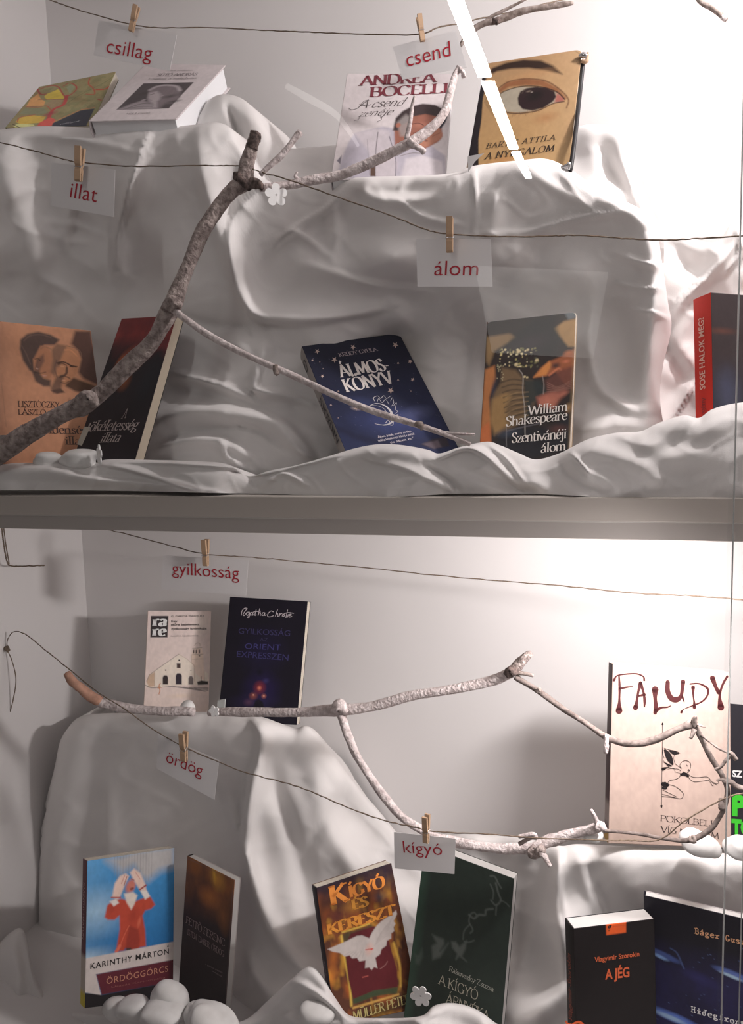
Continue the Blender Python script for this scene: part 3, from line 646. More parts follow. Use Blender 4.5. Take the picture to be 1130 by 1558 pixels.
# rolled cloth along the front of the shelf
FF = [([(-20, 722), (60, 712), (140, 728), (220, 735), (330, 748)], 12, .010, 'a'), ([(150, 706), (200, 716), (260, 735), (300, 748)], 8, .010, 'b'), ([(170, 702), (280, 706), (350, 712), (410, 730)], 10, .010, 'b'),
      ([(340, 712), (372, 722), (392, 742)], 7, -.010, 's'), ([(345, 700), (378, 722), (440, 712), (520, 692)], 8, .012, 'b'), ([(400, 738), (430, 720), (470, 740)], 8, .008, 's'),
      ([(480, 702), (560, 685), (640, 690)], 16, .012), ([(560, 700), (620, 715), (680, 745)], 8, .008, 'b'), ([(642, 705), (680, 728), (700, 752)], 8, -.012, 's'),
      ([(660, 700), (720, 684), (790, 742)], 9, .016, 'b'), ([(740, 674), (772, 700), (800, 738)], 7, .010, 's'), ([(700, 712), (760, 735), (820, 752)], 8, -.008),
      ([(800, 705), (806, 730), (830, 750)], 14, .010), ([(868, 688), (888, 710), (896, 722)], 5, .012, 's'), ([(850, 700), (870, 730), (920, 752)], 9, -.010), ([(880, 684), (960, 700), (1010, 740)], 14, .010),
      ([(960, 664), (1000, 690), (1100, 700)], 18, .010), ([(1060, 640), (1020, 680), (960, 700)], 12, -.006), ([(1050, 660), (1100, 650), (1180, 640)], 16, .008)]
sheet('rolled_cloth', 'rumpled white cloth rolled along the front edge of the shelf',
      [(-70, 712), (0, 706), (40, 704), (90, 706), (140, 706), (165, 699), (240, 700), (300, 702), (345, 706), (378, 724), (410, 716), (450, 708), (500, 694), (540, 682), (575, 676), (610, 677), (650, 684), (668, 690), (700, 680), (740, 672), (762, 678), (790, 690), (815, 699), (850, 690), (895, 668), (940, 658), (975, 656), (1000, 644), (1040, 632), (1063, 636), (1085, 622), (1130, 612), (1230, 606), (1400, 630), (1600, 650)],
      [(-70, 746), (100, 746), (200, 747), (330, 750), (430, 752), (560, 757), (640, 754), (700, 751), (830, 752), (950, 758), (1230, 764), (1600, 772)], [(0, -70), (1, -70)], [(0, 1600), (1, 1600)],
      [(0, 710, .93), (200, 710, .93), (380, 730, .93), (560, 690, .925), (760, 690, .925), (815, 705, .94), (950, 680, .925), (1130, 640, .93), (1200, 640, .93), (0, 745, .905), (300, 747, .905), (600, 752, .903), (900, 752, .903), (1130, 750, .903), (1130, 690, .905), (950, 720, .905), (740, 720, .91)],
      FF, step=3.2, round_top=.022, back_top=1.02, noise=.003, seed=31, sag=.02)

# lower compartment: drape over the left box
FL = [([(112, 1100), (96, 1180), (75, 1300), (70, 1400)], 22, .010), ([(150, 1090), (140, 1200), (130, 1330), (135, 1400)], 26, -.014), ([(160, 1150), (165, 1250), (160, 1330)], 14, .006),
      ([(200, 1110), (260, 1200), (340, 1290), (378, 1330)], 50, -.012),
      ([(385, 1095), (398, 1130), (380, 1200), (372, 1260), (380, 1340), (420, 1430), (480, 1500)], 18, .034, 'b'),
      ([(378, 1180), (366, 1240), (368, 1300)], 10, -.012, 's'), ([(340, 1200), (370, 1290), (378, 1310), (400, 1370)], 10, .012, 's'),
      ([(410, 1100), (408, 1160), (440, 1260), (462, 1340), (470, 1440)], 14, -.016), ([(430, 1100), (480, 1180), (500, 1250), (520, 1290)], 22, .016),
      ([(495, 1140), (528, 1190), (500, 1240), (470, 1290), (478, 1340)], 9, -.008), ([(515, 1280), (540, 1330), (560, 1380)], 16, .010), ([(372, 1440), (390, 1490), (430, 1540)], 16, .018, 'b'), ([(360, 1460), (352, 1530), (370, 1560)], 12, -.014),
      ([(60, 1400), (80, 1470), (110, 1520)], 12, .012), ([(100, 1420), (112, 1470), (118, 1520)], 9, -.012, 's'), ([(455, 1112), (478, 1105), (500, 1128)], 8, .010, 's'), ([(560, 1290), (590, 1360), (620, 1440)], 20, .008)]
cl2 = sheet('box_draped_cloth', 'white cloth draped over the tall box in the lower compartment at the left',
      [(112, 1096), (135, 1087), (200, 1084), (280, 1083), (350, 1084), (395, 1090), (425, 1100), (450, 1108), (463, 1104), (480, 1112), (505, 1145), (540, 1192), (575, 1232), (610, 1275), (640, 1310), (655, 1330)],
      [(112, 1600), (655, 1600)], [(0, 112), (.06, 92), (.15, 82), (.3, 62), (.42, 46), (.55, 44), (.64, 46), (.75, 58), (.85, 90), (1, 110)], [(0, 655), (.5, 650), (1, 670)],
      [(130, 1120, 1.13), (250, 1120, 1.12), (380, 1120, 1.12), (470, 1140, 1.17), (560, 1240, 1.20), (640, 1330, 1.20), (60, 1300, 1.15), (200, 1250, 1.14), (330, 1250, 1.13), (430, 1250, 1.12), (520, 1330, 1.12), (620, 1400, 1.13),
       (70, 1430, 1.13), (200, 1400, 1.15), (340, 1400, 1.12), (440, 1430, 1.06), (560, 1450, 1.10), (90, 1530, 1.08), (200, 1530, 1.12), (350, 1540, 1.06), (450, 1520, .99), (560, 1560, 1.05), (640, 1560, 1.08)],
      FL, round_top=.03, round_l=.05, round_r=.0, back_top=YB-.02, back_l=YB-.02, noise=.0022, seed=41, sag=.12)
# cloth over the right box
FQ = [([(852, 1290), (850, 1360), (858, 1440), (862, 1500)], 16, .030, 'a'), ([(900, 1310), (905, 1350), (940, 1400)], 26, -.022), ([(880, 1300), (890, 1340), (915, 1395)], 10, .012),
      ([(842, 1330), (810, 1420), (785, 1480)], 14, .012, 'b'), ([(800, 1320), (790, 1400), (780, 1470)], 20, -.012), ([(870, 1500), (820, 1540), (780, 1570)], 20, .026), ([(700, 1275), (760, 1290), (820, 1296)], 10, .010), ([(690, 1300), (750, 1360), (790, 1380)], 22, -.008)]
sheet('wide_draped_cloth', 'white cloth laid over the low box at the lower right', [(625, 1300), (650, 1282), (690, 1270), (740, 1269), (800, 1276), (838, 1284), (856, 1287), (880, 1284), (940, 1287), (1010, 1291), (1100, 1298), (1230, 1306), (1560, 1325)], [(625, 1600), (1560, 1640)], [(0, 625), (1, 640)], [(0, 1560), (1, 1560)],
      [(650, 1300, 1.24), (740, 1300, 1.20), (820, 1310, 1.13), (860, 1320, 1.06), (950, 1330, 1.06), (1060, 1335, 1.06), (1200, 1340, 1.06), (680, 1420, 1.18), (780, 1420, 1.13), (850, 1420, 1.05), (940, 1420, 1.09), (1060, 1420, 1.10), (1200, 1430, 1.10), (700, 1560, 1.12), (800, 1560, 1.02), (900, 1560, 1.06), (1060, 1560, 1.10), (1200, 1560, 1.1)],
      FQ, round_top=.028, back_top=YB-.02, noise=.0022, seed=51, sag=.16)
# cloth spread over the bottom, in front
FB = [([(20, 1425), (28, 1490), (22, 1545)], 10, .012), ([(60, 1548), (160, 1540), (260, 1552), (400, 1556)], 9, .012), ([(440, 1490), (480, 1510), (530, 1552)], 10, .010, 's'), ([(430, 1470), (380, 1510), (340, 1545)], 12, .010), ([(440, 1540), (450, 1555), (520, 1560)], 10, .010),
      ([(660, 1530), (640, 1560), (700, 1570)], 14, .012), ([(740, 1545), (760, 1570)], 10, -.01), ([(540, 1552), (600, 1546), (640, 1550)], 10, .010)]
sheet('spread_cloth', 'white cloth spread in folds over the bottom of the lower compartment', [(-70, 1446), (-10, 1438), (14, 1420), (30, 1412), (40, 1425), (52, 1480), (75, 1520), (110, 1538), (150, 1543), (220, 1548), (330, 1556), (372, 1552), (410, 1520), (445, 1488), (470, 1470), (490, 1484), (512, 1520), (532, 1545), (580, 1549), (640, 1546), (660, 1530), (690, 1526), (725, 1536), (760, 1560), (800, 1575), (880, 1600), (1230, 1610), (1600, 1625)],
      [(-70, 1680), (1600, 1690)], [(0, -70), (1, -70)], [(0, 1600), (1, 1600)],
      [(0, 1460, 1.0), (30, 1430, 1.03), (60, 1530, .98), (150, 1560, .95), (300, 1565, .95), (400, 1545, .945), (470, 1490, .945), (530, 1555, .935), (640, 1560, .93), (700, 1545, .96), (800, 1600, .92), (0, 1640, .92), (400, 1640, .9), (800, 1640, .9), (1200, 1640, .9)],
      FB, step=3.6, round_top=.02, back_top=1.03, noise=.002, seed=61, sag=.11)

# ------------------------------------------------------------------ BOOKS
POSE = {"painted": [-0.8756, 1.1402, 0.5364, -0.7721, -0.0913, 0.166, 0.1396, 0.1629],
"white": [-0.6889, 1.1299, 0.5222, -0.8465, 0.0652, 0.1282, 0.1402, 0.2126],
"bocelli": [-0.3117, 1.1191, 0.4178, -0.5612, 0.0084, 0.2046, 0.1519, 0.2136],
"bartis": [-0.1268, 1.0801, 0.392, -0.4084, 0.0725, -0.0251, 0.1298, 0.1846],
"liszt": [-0.8279, 0.9996, 0.0587, -0.2734, -0.0947, 0.645, 0.1409, 0.2192],
"toke": [-0.6926, 0.9996, 0.0619, -0.4132, 0.0904, -0.2146, 0.121, 0.2285],
"almos": [-0.3219, 1.0436, 0.0379, -0.7756, -0.3273, 0.5512, 0.1478, 0.2556],
"shake": [-0.1144, 0.9899, 0.0394, -0.333, -0.0045, -0.121, 0.1103, 0.1872],
"sose": [0.1444, 1.0208, 0.0617, -0.1398, 0.0377, 0.584, 0.1231, 0.1514],
"rare": [-0.7893, 1.2495, -0.4332, -0.2448, 0.0207, 0.4975, 0.1115, 0.1942],
"agatha": [-0.6094, 1.239, -0.4116, -0.283, 0.0192, 0.091, 0.1377, 0.2172],
"faludy": [0.063, 1.1091, -0.4629, -0.221, 0.027, 0.201, 0.1567, 0.2383],
"ptoo": [0.1995, 1.17, -0.5085, -0.3112, 0.1068, 0.4946, 0.13, 0.1974],
"karin": [-0.7431, 1.0003, -0.7864, -0.309, 0.0222, 0.9397, 0.1394, 0.2187],
"fejto": [-0.6223, 1.0208, -0.7973, -0.2184, -0.0257, -0.3031, 0.113, 0.2134],
"kigyo": [-0.3469, 0.9997, -0.7435, -0.2534, -0.1063, 0.7436, 0.1208, 0.1944],
"rakov": [-0.2151, 1.0209, -0.7315, -0.1946, 0.0752, -0.0902, 0.1382, 0.2294],
"jeg": [-0.0049, 0.9809, -0.7238, -0.0794, -0.0054, 0.4764, 0.1128, 0.166],
"bager": [0.1109, 1.0302, -0.7403, 0.1068, -0.0088, -0.1737, 0.1597, 0.2347]}
# 1 painted cover, lying back on the upper left level
b = Book(POSE['painted'], [(60, 132), (176, 109), (138, 191), (8, 194)], .014, 'reclining book with an olive and red painted network cover, far left on the upper level', gain=1.9, crop=(0, 90, 5.65), base='#7a6c4c', spine='#6b6248', back='#55503c', pages=M_pages)
b.mix(b.noise(7, 1)*.7, '#8d8a66'); b.mix((b.noise(14, 2) > .58)*.35, '#5f6a4a')
b.poly([(380, 322), (400, 300), (500, 258), (555, 320), (545, 342), (400, 348)], '#c4a446'); b.poly([(225, 405), (260, 345), (330, 295), (350, 340), (390, 365), (375, 400)], '#b98a58')
b.poly([(165, 470), (215, 425), (380, 420), (410, 460), (300, 480)], '#77785e'); b.poly([(130, 540), (180, 500), (280, 482), (395, 492), (360, 545), (180, 560)], '#cf9d48')
b.poly([(395, 385), (450, 345), (545, 350), (510, 405), (440, 425)], '#86755a'); b.poly([(570, 240), (620, 215), (645, 240), (600, 300)], '#7d8468')
for p_, c_, w_ in (([(320, 262), (350, 300), (395, 300)], '#8c4038', 16), ([(330, 262), (420, 232), (500, 238), (560, 320), (640, 280), (655, 235), (600, 205), (545, 232)], '#93423a', 13), ([(575, 315), (545, 390), (450, 440), (400, 560)], '#a04440', 34),
                   ([(225, 410), (330, 412), (400, 402), (440, 440)], '#9c4a38', 9), ([(330, 348), (430, 345), (550, 345)], '#7a3c34', 7), ([(770, 165), (762, 215), (800, 250), (812, 300), (740, 300)], '#9a4a38', 12), ([(830, 262), (900, 258), (940, 235)], '#9a4434', 22),
                   ([(840, 345), (870, 352)], '#8a3c34', 12), ([(150, 535), (175, 500), (300, 478)], '#a04438', 10), ([(590, 370), (700, 300), (900, 200), (990, 130)], '#55603c', 6), ([(600, 420), (760, 330), (940, 250)], '#6c7248', 6)):
    b.line(p_, c_, w_)
b.poly([(310, 585), (340, 545), (430, 500), (480, 520), (430, 590)], '#c0524a'); b.blob(430, 470, 70, 50, '#8a3a44', .8, .8)
b.poly([(110, 575), (150, 555), (290, 560), (300, 585), (150, 595)], '#e0b880'); b.line([(110, 560), (180, 588), (290, 578)], '#3a2c24', 7)
b.poly([(440, 585), (455, 550), (690, 442), (812, 425), (738, 582)], '#34363f', 2); b.line([(440, 548), (690, 436), (815, 415)], '#b8694c', 7, False)
b.build(); b.text('csillagok', (515, 568), (690, 538), 12, '#8a8a90', 'serif', shear=.3)

# 2 white book with a photograph
b = Book(POSE['white'], [(222, 97), (343, 99), (268, 181), (135, 184)], .036, 'thick white book lying back, small dark portrait photograph on its cover', gain=1.55, crop=(130, 90, 5.136), base='#b9b1b2', spine='#b5adae', back='#b9b1b2', pages=M_pagesw, hard=True)
PHW = [(240, 396), (452, 190), (846, 180), (650, 385)]
b.poly(PHW, '#453f41'); b.blob(500, 260, 120, 40, '#37322f', 1, .6)
b.poly([(487, 300), (495, 250), (540, 214), (620, 196), (715, 203), (748, 240), (735, 300), (680, 345), (620, 350), (585, 386), (512, 386), (520, 348), (494, 330)], '#6a6164', 9)
b.poly([(487, 300), (500, 262), (560, 250), (590, 275), (585, 310), (560, 330), (560, 380), (520, 380), (520, 345), (494, 328)], '#958c8f', 9)
b.line([(505, 240), (560, 214), (640, 204), (715, 215), (738, 245)], '#a39b9d', 22, soft=12, a=.85); b.blob(660, 290, 70, 40, '#453e40', .9, .9); b.blob(690, 330, 60, 30, '#3c3638', .9, .9); b.line([(505, 278), (535, 270)], '#4c4547', 7, soft=4); b.line([(500, 318), (520, 320)], '#5c5456', 5, soft=3); b.blob(600, 285, 14, 14, '#8a8184', .7)
b.poly([(250, 394), (350, 352), (450, 322), (500, 340), (530, 352), (525, 386), (400, 393)], '#857d80', 9); b.blob(455, 318, 22, 12, '#938a8d', .7); b.line([(330, 382), (430, 350), (500, 347)], '#524b4d', 7, soft=4); b.line([(300, 390), (420, 372), (520, 370)], '#5c5557', 5, soft=4)
b.build()
b.text('SÜTŐ ANDRÁS', (555, 136), (866, 130), 19, '#6f6769', thick=.12); b.text('Csillag a máglyán', (488, 163), (868, 155), 12, '#7d7577', thick=.12); b.text('esszék, naplójegyzetek', (655, 96), (838, 92), 7, '#857d7f', thick=.12); b.text('NOI & KIADÓ', (316, 436), (498, 430), 13, '#7d7577', font='sans')

# 3 singer's book
b = Book(POSE['bocelli'], [(528, 112), (690, 112), (677, 272), (503, 274)], .018, 'white hardback with large maroon serif lettering above a man resting his head on his arm', gain=1.25, crop=(490, 80, 4.708), base='#c3bbbc', spine='#c0b8ba', back='#b5aeae', pages=M_pagesw, step=.0009)
b.poly([(140, 760), (190, 640), (230, 580), (430, 530), (500, 540), (560, 640), (700, 690), (760, 650), (880, 740), (882, 900), (100, 900)], '#a9a3ad', 6)
b.poly([(230, 580), (380, 545), (480, 560), (540, 800), (520, 900), (380, 900), (330, 700)], '#b9b1b6', 8); b.line([(322, 620), (330, 740), (340, 880)], '#6f6a70', 4, a=.6); b.line([(400, 570), (385, 700), (378, 900)], '#5c565a', 5); b.line([(480, 600), (525, 760), (524, 900)], '#55505a', 5)
b.poly([(345, 815), (378, 800), (382, 885), (345, 885)], '#5a463c', 2); b.poly([(560, 900), (600, 760), (720, 735), (860, 780), (880, 900)], '#c3bcc0', 8)
b.poly([(515, 540), (540, 470), (620, 420), (800, 420), (850, 480), (862, 600), (830, 640), (740, 688), (680, 690), (600, 640), (560, 668), (520, 672)], '#8a5a4c', 5)
b.poly([(505, 560), (525, 470), (575, 420), (640, 385), (720, 366), (810, 375), (875, 410), (895, 460), (850, 520), (830, 460), (740, 440), (640, 460), (610, 500), (560, 520), (545, 560)], '#3a2f30', 5)
b.poly([(535, 500), (600, 440), (640, 470), (630, 560), (590, 600), (560, 600)], '#8d8684', 8, .8); b.blob(545, 520, 22, 30, '#9a6252', .5)
b.blob(700, 520, 70, 40, '#a06c5c', .9, .8); b.line([(640, 512), (690, 505), (725, 520)], '#4a2a26', 6); b.line([(655, 575), (700, 585)], '#5a2f2c', 7)
b.poly([(700, 640), (760, 570), (830, 540), (862, 580), (850, 620), (760, 670), (710, 682)], '#a2705c', 5); b.blob(745, 632, 16, 9, '#5a3a3a', .5); b.line([(790, 600), (845, 575)], '#7c4c40', 4); b.line([(520, 690), (600, 660), (690, 700)], '#6a5048', 6)
b.poly([(835, 540), (880, 455), (897, 465), (880, 505), (850, 545)], '#2c2a34', 2); b.poly([(105, 775), (140, 735), (130, 800)], '#6c6670', 2)
b.line([(560, 740), (640, 720), (720, 722)], '#78706f', 6); b.line([(530, 740), (590, 710), (610, 690)], '#4c4242', 6)
b.poly([(50, 920), (60, 895), (105, 895), (105, 925), (52, 945)], '#c2a63a', 2)
b.build()
b.text('ANDREA', (258, 240), (825, 212), 70, '#6e2a35', thick=.17, serif=.14, name='author_lettering'); b.text('BOCELLI', (336, 320), (902, 288), 68, '#6e2a35', thick=.17, serif=.14, name='author_lettering')
SC_ = dict(thick=.075, thin=.03, serif=0, shear=.45)
b.text('A csend', (250, 402), (612, 378), 58, '#4c4444', **SC_); b.text('zenéje', (260, 462), (512, 446), 50, '#4c4444', **SC_)
b.inks([(3.2, [(190, 400), (215, 412), (260, 396), (300, 350), (335, 345)]), (2.6, [(265, 372), (320, 385), (350, 372)]), (2.6, [(228, 492), (260, 480), (276, 452)]), (2.6, [(420, 446), (425, 480), (395, 496)])], '#4c4444')

# 4 eye cover
b = Book(POSE['bartis'], [(737, 97), (885, 75), (865, 262), (708, 264)], .016, 'worn tan paperback with a huge dark brown painted eye on its cover', gain=0.8, crop=(700, 60, 5.381), base='#bb9468', spine='#1c1718', back='#1c1718', rnd=.008, step=.0009)
b.grad(b.v*1.2-.1, '#b08c66', '#c09a68'); b.mix(np.clip(b.u*2.2-1.2, 0, 1)*.4, '#c8a984')
b.poly([(190, 300), (150, 480), (60, 960), (95, 1050), (150, 1040), (150, 820), (175, 640), (185, 480), (215, 300)], '#241d22', 3); b.poly([(175, 300), (60, 940), (60, 1060), (90, 1060), (120, 900), (160, 700), (165, 560), (200, 420), (195, 300)], '#241d22', 3)
b.poly([(235, 275), (260, 235), (380, 190), (520, 165), (660, 172), (760, 215), (835, 285), (800, 275), (700, 255), (560, 235), (420, 240), (300, 262), (245, 290)], '#33221a', 9)
b.blob(560, 290, 270, 55, '#b98c62', 1, .6); b.poly([(300, 420), (380, 350), (520, 320), (680, 332), (800, 400), (870, 480), (850, 500), (780, 440), (650, 380), (520, 375), (400, 390), (320, 440)], '#8a5636', 9, .9)
b.line([(310, 400), (400, 345), (540, 322), (700, 340), (820, 415), (885, 490), (870, 560)], '#5a3424', 10, a=.85, soft=6)
b.poly([(320, 450), (400, 405), (520, 388), (660, 392), (780, 430), (850, 485), (840, 510), (760, 520), (620, 580), (480, 600), (380, 590), (340, 520)], '#aaa08e', 4)
b.poly([(790, 440), (850, 480), (845, 508), (770, 515)], '#a8665a', 6); b.poly([(470, 480), (490, 430), (540, 400), (620, 388), (700, 395), (770, 425), (785, 470), (755, 510), (680, 560), (590, 582), (510, 570), (476, 530)], '#2b1a1c', 4)
b.blob(610, 460, 90, 70, '#17100f', .8, .9); b.blob(560, 425, 28, 12, '#8a7a6c', .9, .8); b.blob(585, 432, 12, 8, '#c0b4a8', .9, .8); b.line([(505, 440), (520, 420), (545, 405)], '#6c5a50', 6, a=.7)
b.line([(300, 470), (360, 425), (500, 385), (660, 388), (790, 430), (855, 490)], '#2a1812', 9, soft=3); b.line([(345, 560), (380, 598), (500, 604), (640, 580), (760, 525), (850, 508)], '#4a2c20', 10, soft=4)
for i in range(26):
    x = 330+i*13; y = 596+5*math.sin(i*.9)-max(0, i-12)*3.2; b.line([(x, y), (x-12+i*.6, y+34-(i % 4)*6)], '#4c3424', 3.2, False, .6)
for i in range(14): b.line([(215+i*10, 470+i*9), (196+i*7, 520+i*10)], '#33221a', 4, False, .7)
b.blob(700, 640, 130, 70, '#a4683e', 1, .5); b.blob(360, 980, 200, 60, '#c8844c', 1, .45); b.blob(880, 700, 60, 200, '#cfa77c', 1, .4); b.line([(930, 90), (975, 120), (985, 180)], '#6a5844', 7, a=.6); b.line([(950, 180), (975, 150)], '#5a4a3a', 4, a=.6)
b.build()
b.text('BARTIS ATTILA', (208, 896), (782, 822), 42, '#2e2018', thick=.11, shear=.15, track=.18, name='author_lettering'); b.text('A NYUGALOM', (192, 985), (770, 915), 52, '#2e2018', thick=.12, shear=.15, track=.1)
BARTIS = b

# 5 orange book with two drawn heads
b = Book(POSE['liszt'], [(-10, 488), (138, 503), (163, 706), (2, 706)], .012, 'faded orange paperback with two brown drawn heads, at the left edge', gain=2.0, crop=(0, 480, 6.493), base='#a1745a', spine='#a07860', back='#8a6a50', step=.0009)
b.mix(np.clip(.35-b.u*1.6, 0, 1), '#ac8270'); b.mix(b.noise(6, 4)*.35, '#96694e'); b.line([(10, 650), (30, 800), (60, 1100)], '#6e5040', 4, a=.5)
b.poly([(740, 150), (900, 150), (975, 650), (960, 690), (820, 620), (770, 560), (800, 430), (750, 330), (700, 280)], '#3f2c28', 14, .95)
b.poly([(640, 640), (720, 610), (820, 650), (960, 700), (860, 770), (740, 750), (650, 700)], '#4a3428', 10)
b.poly([(195, 330), (200, 240), (270, 180), (380, 160), (500, 190), (590, 240), (540, 290), (440, 290), (390, 330), (370, 420), (330, 430), (340, 560), (290, 540), (225, 440)], '#473833', 9)
b.poly([(330, 430), (400, 300), (470, 300), (540, 420), (530, 560), (480, 640), (400, 600), (340, 560)], '#94664c', 8); b.poly([(360, 440), (430, 380), (440, 450), (400, 520), (380, 620), (330, 560)], '#5e443a', 9, .85)
b.poly([(310, 540), (380, 560), (430, 620), (500, 640), (500, 700), (430, 700), (350, 650)], '#4c3b34', 9); b.blob(440, 595, 30, 12, '#a07868', .6); b.blob(370, 525, 20, 12, '#a88474', .7)
b.poly([(510, 330), (560, 280), (680, 300), (770, 350), (800, 430), (770, 560), (700, 640), (600, 720), (540, 680), (520, 560)], '#9c6d50', 8)
b.poly([(510, 340), (560, 280), (660, 300), (620, 380), (590, 450), (620, 470), (560, 520), (540, 600), (500, 560), (520, 430)], '#6a5042', 10, .85); b.line([(560, 470), (630, 460), (720, 505)], '#3f2c26', 14); b.line([(700, 505), (760, 505)], '#3f2c26', 12); b.line([(660, 520), (650, 580), (600, 600)], '#5a4034', 22)
b.poly([(560, 600), (640, 590), (620, 640), (600, 740), (530, 770), (500, 720)], '#5c453a', 10, .9); b.blob(630, 640, 25, 8, '#b08468', .6); b.poly([(500, 740), (600, 720), (640, 760), (560, 775)], '#4c3830', 6); b.line([(660, 300), (780, 340), (805, 430), (770, 560)], '#6c5142', 6)
for pts, c_, wd in (([(235, 250), (300, 200), (400, 190), (500, 215)], '#5e4a42', 10), ([(215, 300), (260, 380), (300, 480)], '#5e4a42', 9), ([(345, 430), (375, 425), (395, 445)], '#2e2420', 9), ([(375, 440), (362, 500), (385, 530)], '#5a4238', 8), ([(345, 560), (400, 570), (450, 560)], '#2e2420', 8), ([(400, 330), (440, 310), (500, 330)], '#7c5a46', 10),
  ([(575, 480), (610, 472), (645, 486)], '#2a1e1a', 10), ([(690, 500), (725, 496), (750, 510)], '#2a1e1a', 9), ([(600, 500), (628, 504)], '#c09070', 6), ([(655, 490), (668, 560), (640, 590)], '#4a342a', 9), ([(590, 610), (640, 600), (690, 620)], '#2e221e', 10), ([(560, 440), (540, 520), (560, 600)], '#54403a', 10), ([(640, 340), (700, 345), (760, 400)], '#b07c5a', 12), ([(600, 660), (640, 670), (680, 650)], '#3a2a26', 8)):
    b.line(pts, c_, wd, soft=6, a=.85)
b.blob(690, 850, 28, 50, '#7c5440', .7, .7)
b.build()
b.text('LISZTÓCZKY', (178, 905), (600, 912), 60, '#3c2c26', thick=.12, name='author_lettering'); b.text('LÁSZLÓ', (178, 978), (458, 984), 52, '#3c2c26', thick=.12, name='author_lettering')
b.text('A mindenség', (170, 1160), (868, 1172), 84, '#42302a', thick=.13); b.text('illata', (645, 1276), (880, 1282), 82, '#42302a', thick=.13)

# 6 dark book with red top
b = Book(POSE['toke'], [(185, 485), (268, 480), (204, 704), (110, 702)], .0165, 'black and dark red book leaning right, pale page edges showing', gain=1.9, crop=(110, 460, 5.994), base='#1a1519', spine='#171317', back='#17131a', pages=M_pagesd, step=.001)
b.mix(np.clip(1.1-b.v*3.6+.5*(b.noise(6, 5)-.5), 0, 1), '#5a2222'); b.mix(np.clip(.75-np.abs(b.v-.12)*9, 0, 1)*b.noise(9, 8), '#7c2c28'); b.mix(np.clip(1-np.abs(b.v-.23+b.u*.02)*22, 0, 1)*.5*(b.u > .4), '#6c2a2a')
b.blob(490, 520, 110, 90, '#8a4024', 1, .85, .5); b.blob(470, 700, 70, 110, '#7c4424', 1, .85, .5); b.blob(600, 560, 60, 60, '#5c3422', 1, .8); b.blob(440, 545, 45, 60, '#94502c', 1, .8); b.blob(680, 760, 120, 200, '#161a20', 1, .8)
b.build()
b.text('A', (445, 1062), (492, 1056), 84, '#7b706e', thick=.1, shear=.2); b.text('tökéletesség', (128, 1178), (596, 1160), 92, '#8a7f7c', thick=.13, shear=.2); b.text('illata', (248, 1280), (432, 1272), 84, '#8a7f7c', thick=.13, shear=.2)

# 7 navy star book
b = Book(POSE['almos'], [(459, 527), (607, 507), (706, 698), (534, 707)], .022, 'navy paperback with scattered stars and a crescent moon, tilted to the left', gain=1.35, crop=(440, 490, 3.897), base='#1a1c2c', spine='#8a8480', back='#8a8480', step=.0009)
b.mix(np.clip(b.v*1.3-.25, 0, 1)*.9, '#2c3354'); b.blob(620, 590, 260, 130, '#3f4878', 1, .8, .1); b.blob(760, 540, 120, 60, '#5a6088', 1, .7, .6); b.blob(430, 480, 120, 60, '#39426a', 1, .6); b.mix(b.noise(8, 6)*.25, '#141626')
b.poly([(270, 610), (400, 665), (640, 720), (640, 760), (400, 700), (280, 640)], '#1c1e34', 8, .6)
b.poly([(780, 725), (850, 695), (930, 680), (950, 735), (850, 752)], '#3a3236', 4, .8); b.poly([(790, 722), (880, 700), (900, 740), (860, 752)], '#6c6068', 4, .7)
rs = np.random.RandomState(5)
for i in range(90): b.blob(100+rs.rand()*800, 110+rs.rand()*560, 2.2, 2.2, '#8c88a0', .9, .8)
b.blob(395, 512, 34, 20, '#a89a98', 1, .8); b.build()
def star(cx, cy, r, rot_=.2):
    return [(cx+(r if i % 2 == 0 else r*.42)*math.cos(rot_+i*math.pi/5), cy+(r if i % 2 == 0 else r*.42)*math.sin(rot_+i*math.pi/5)) for i in range(10)]
m = MB()
for cx, cy, r in ((165, 175, 17), (377, 150, 17), (628, 138, 20), (267, 225, 19), (600, 408, 20), (716, 236, 14), (730, 342, 12), (195, 322, 12), (137, 228, 8), (645, 345, 8), (645, 246, 8), (246, 494, 9), (290, 412, 8), (720, 412, 5), (200, 278, 5), (180, 238, 5), (290, 570, 6), (395, 512, 16)):
    p = b.cc(star(cx, cy, r)); c0 = b.c(cx, cy); k = len(m.V)
    mk('star', [(c0[0], c0[1], .0012)]+[(x, y, .0005) for x, y in p], [(0, 1+i, 1+(i+1) % 10) for i in range(10)], cmat(lin('#b09a92', 1.3), .4), b.front)
b.text('KRÚDY GYULA:', (296, 208), (528, 172), 20, '#9a8c90', thick=.13, name='author_lettering'); b.text('ÁLMOS-', (302, 330), (600, 284), 68, '#d4ccc8', thick=.2, thin=.06, serif=.13, track=.02); b.text('KÖNYV', (338, 418), (632, 360), 72, '#d4ccc8', thick=.2, thin=.06, serif=.13, track=.02)
b.inks([(5, [(478, 496, 3), (520, 484, 4), (570, 500, 8), (605, 540, 11), (610, 590, 9), (570, 612, 6), (515, 606, 2)]), (2.2, [(478, 496), (530, 500), (565, 520), (580, 550)]), (2, [(565, 520), (570, 545), (585, 560)]),
        (2.5, [(505, 470), (500, 450), (525, 440), (540, 455), (560, 438), (575, 455), (600, 440)]), (2, [(520, 478), (530, 455), (550, 480), (570, 460), (590, 490)]), (2, [(600, 470), (610, 450), (618, 480), (605, 500)]), (2, [(615, 500), (635, 480), (628, 520), (645, 530), (625, 545)]), (2, [(620, 560), (645, 550), (630, 580), (650, 590)]),
        (3, [(570, 600), (585, 585), (600, 600), (615, 590), (612, 612), (595, 612)]), (2.5, [(508, 604), (540, 612), (575, 608)])], '#b6b2b4')
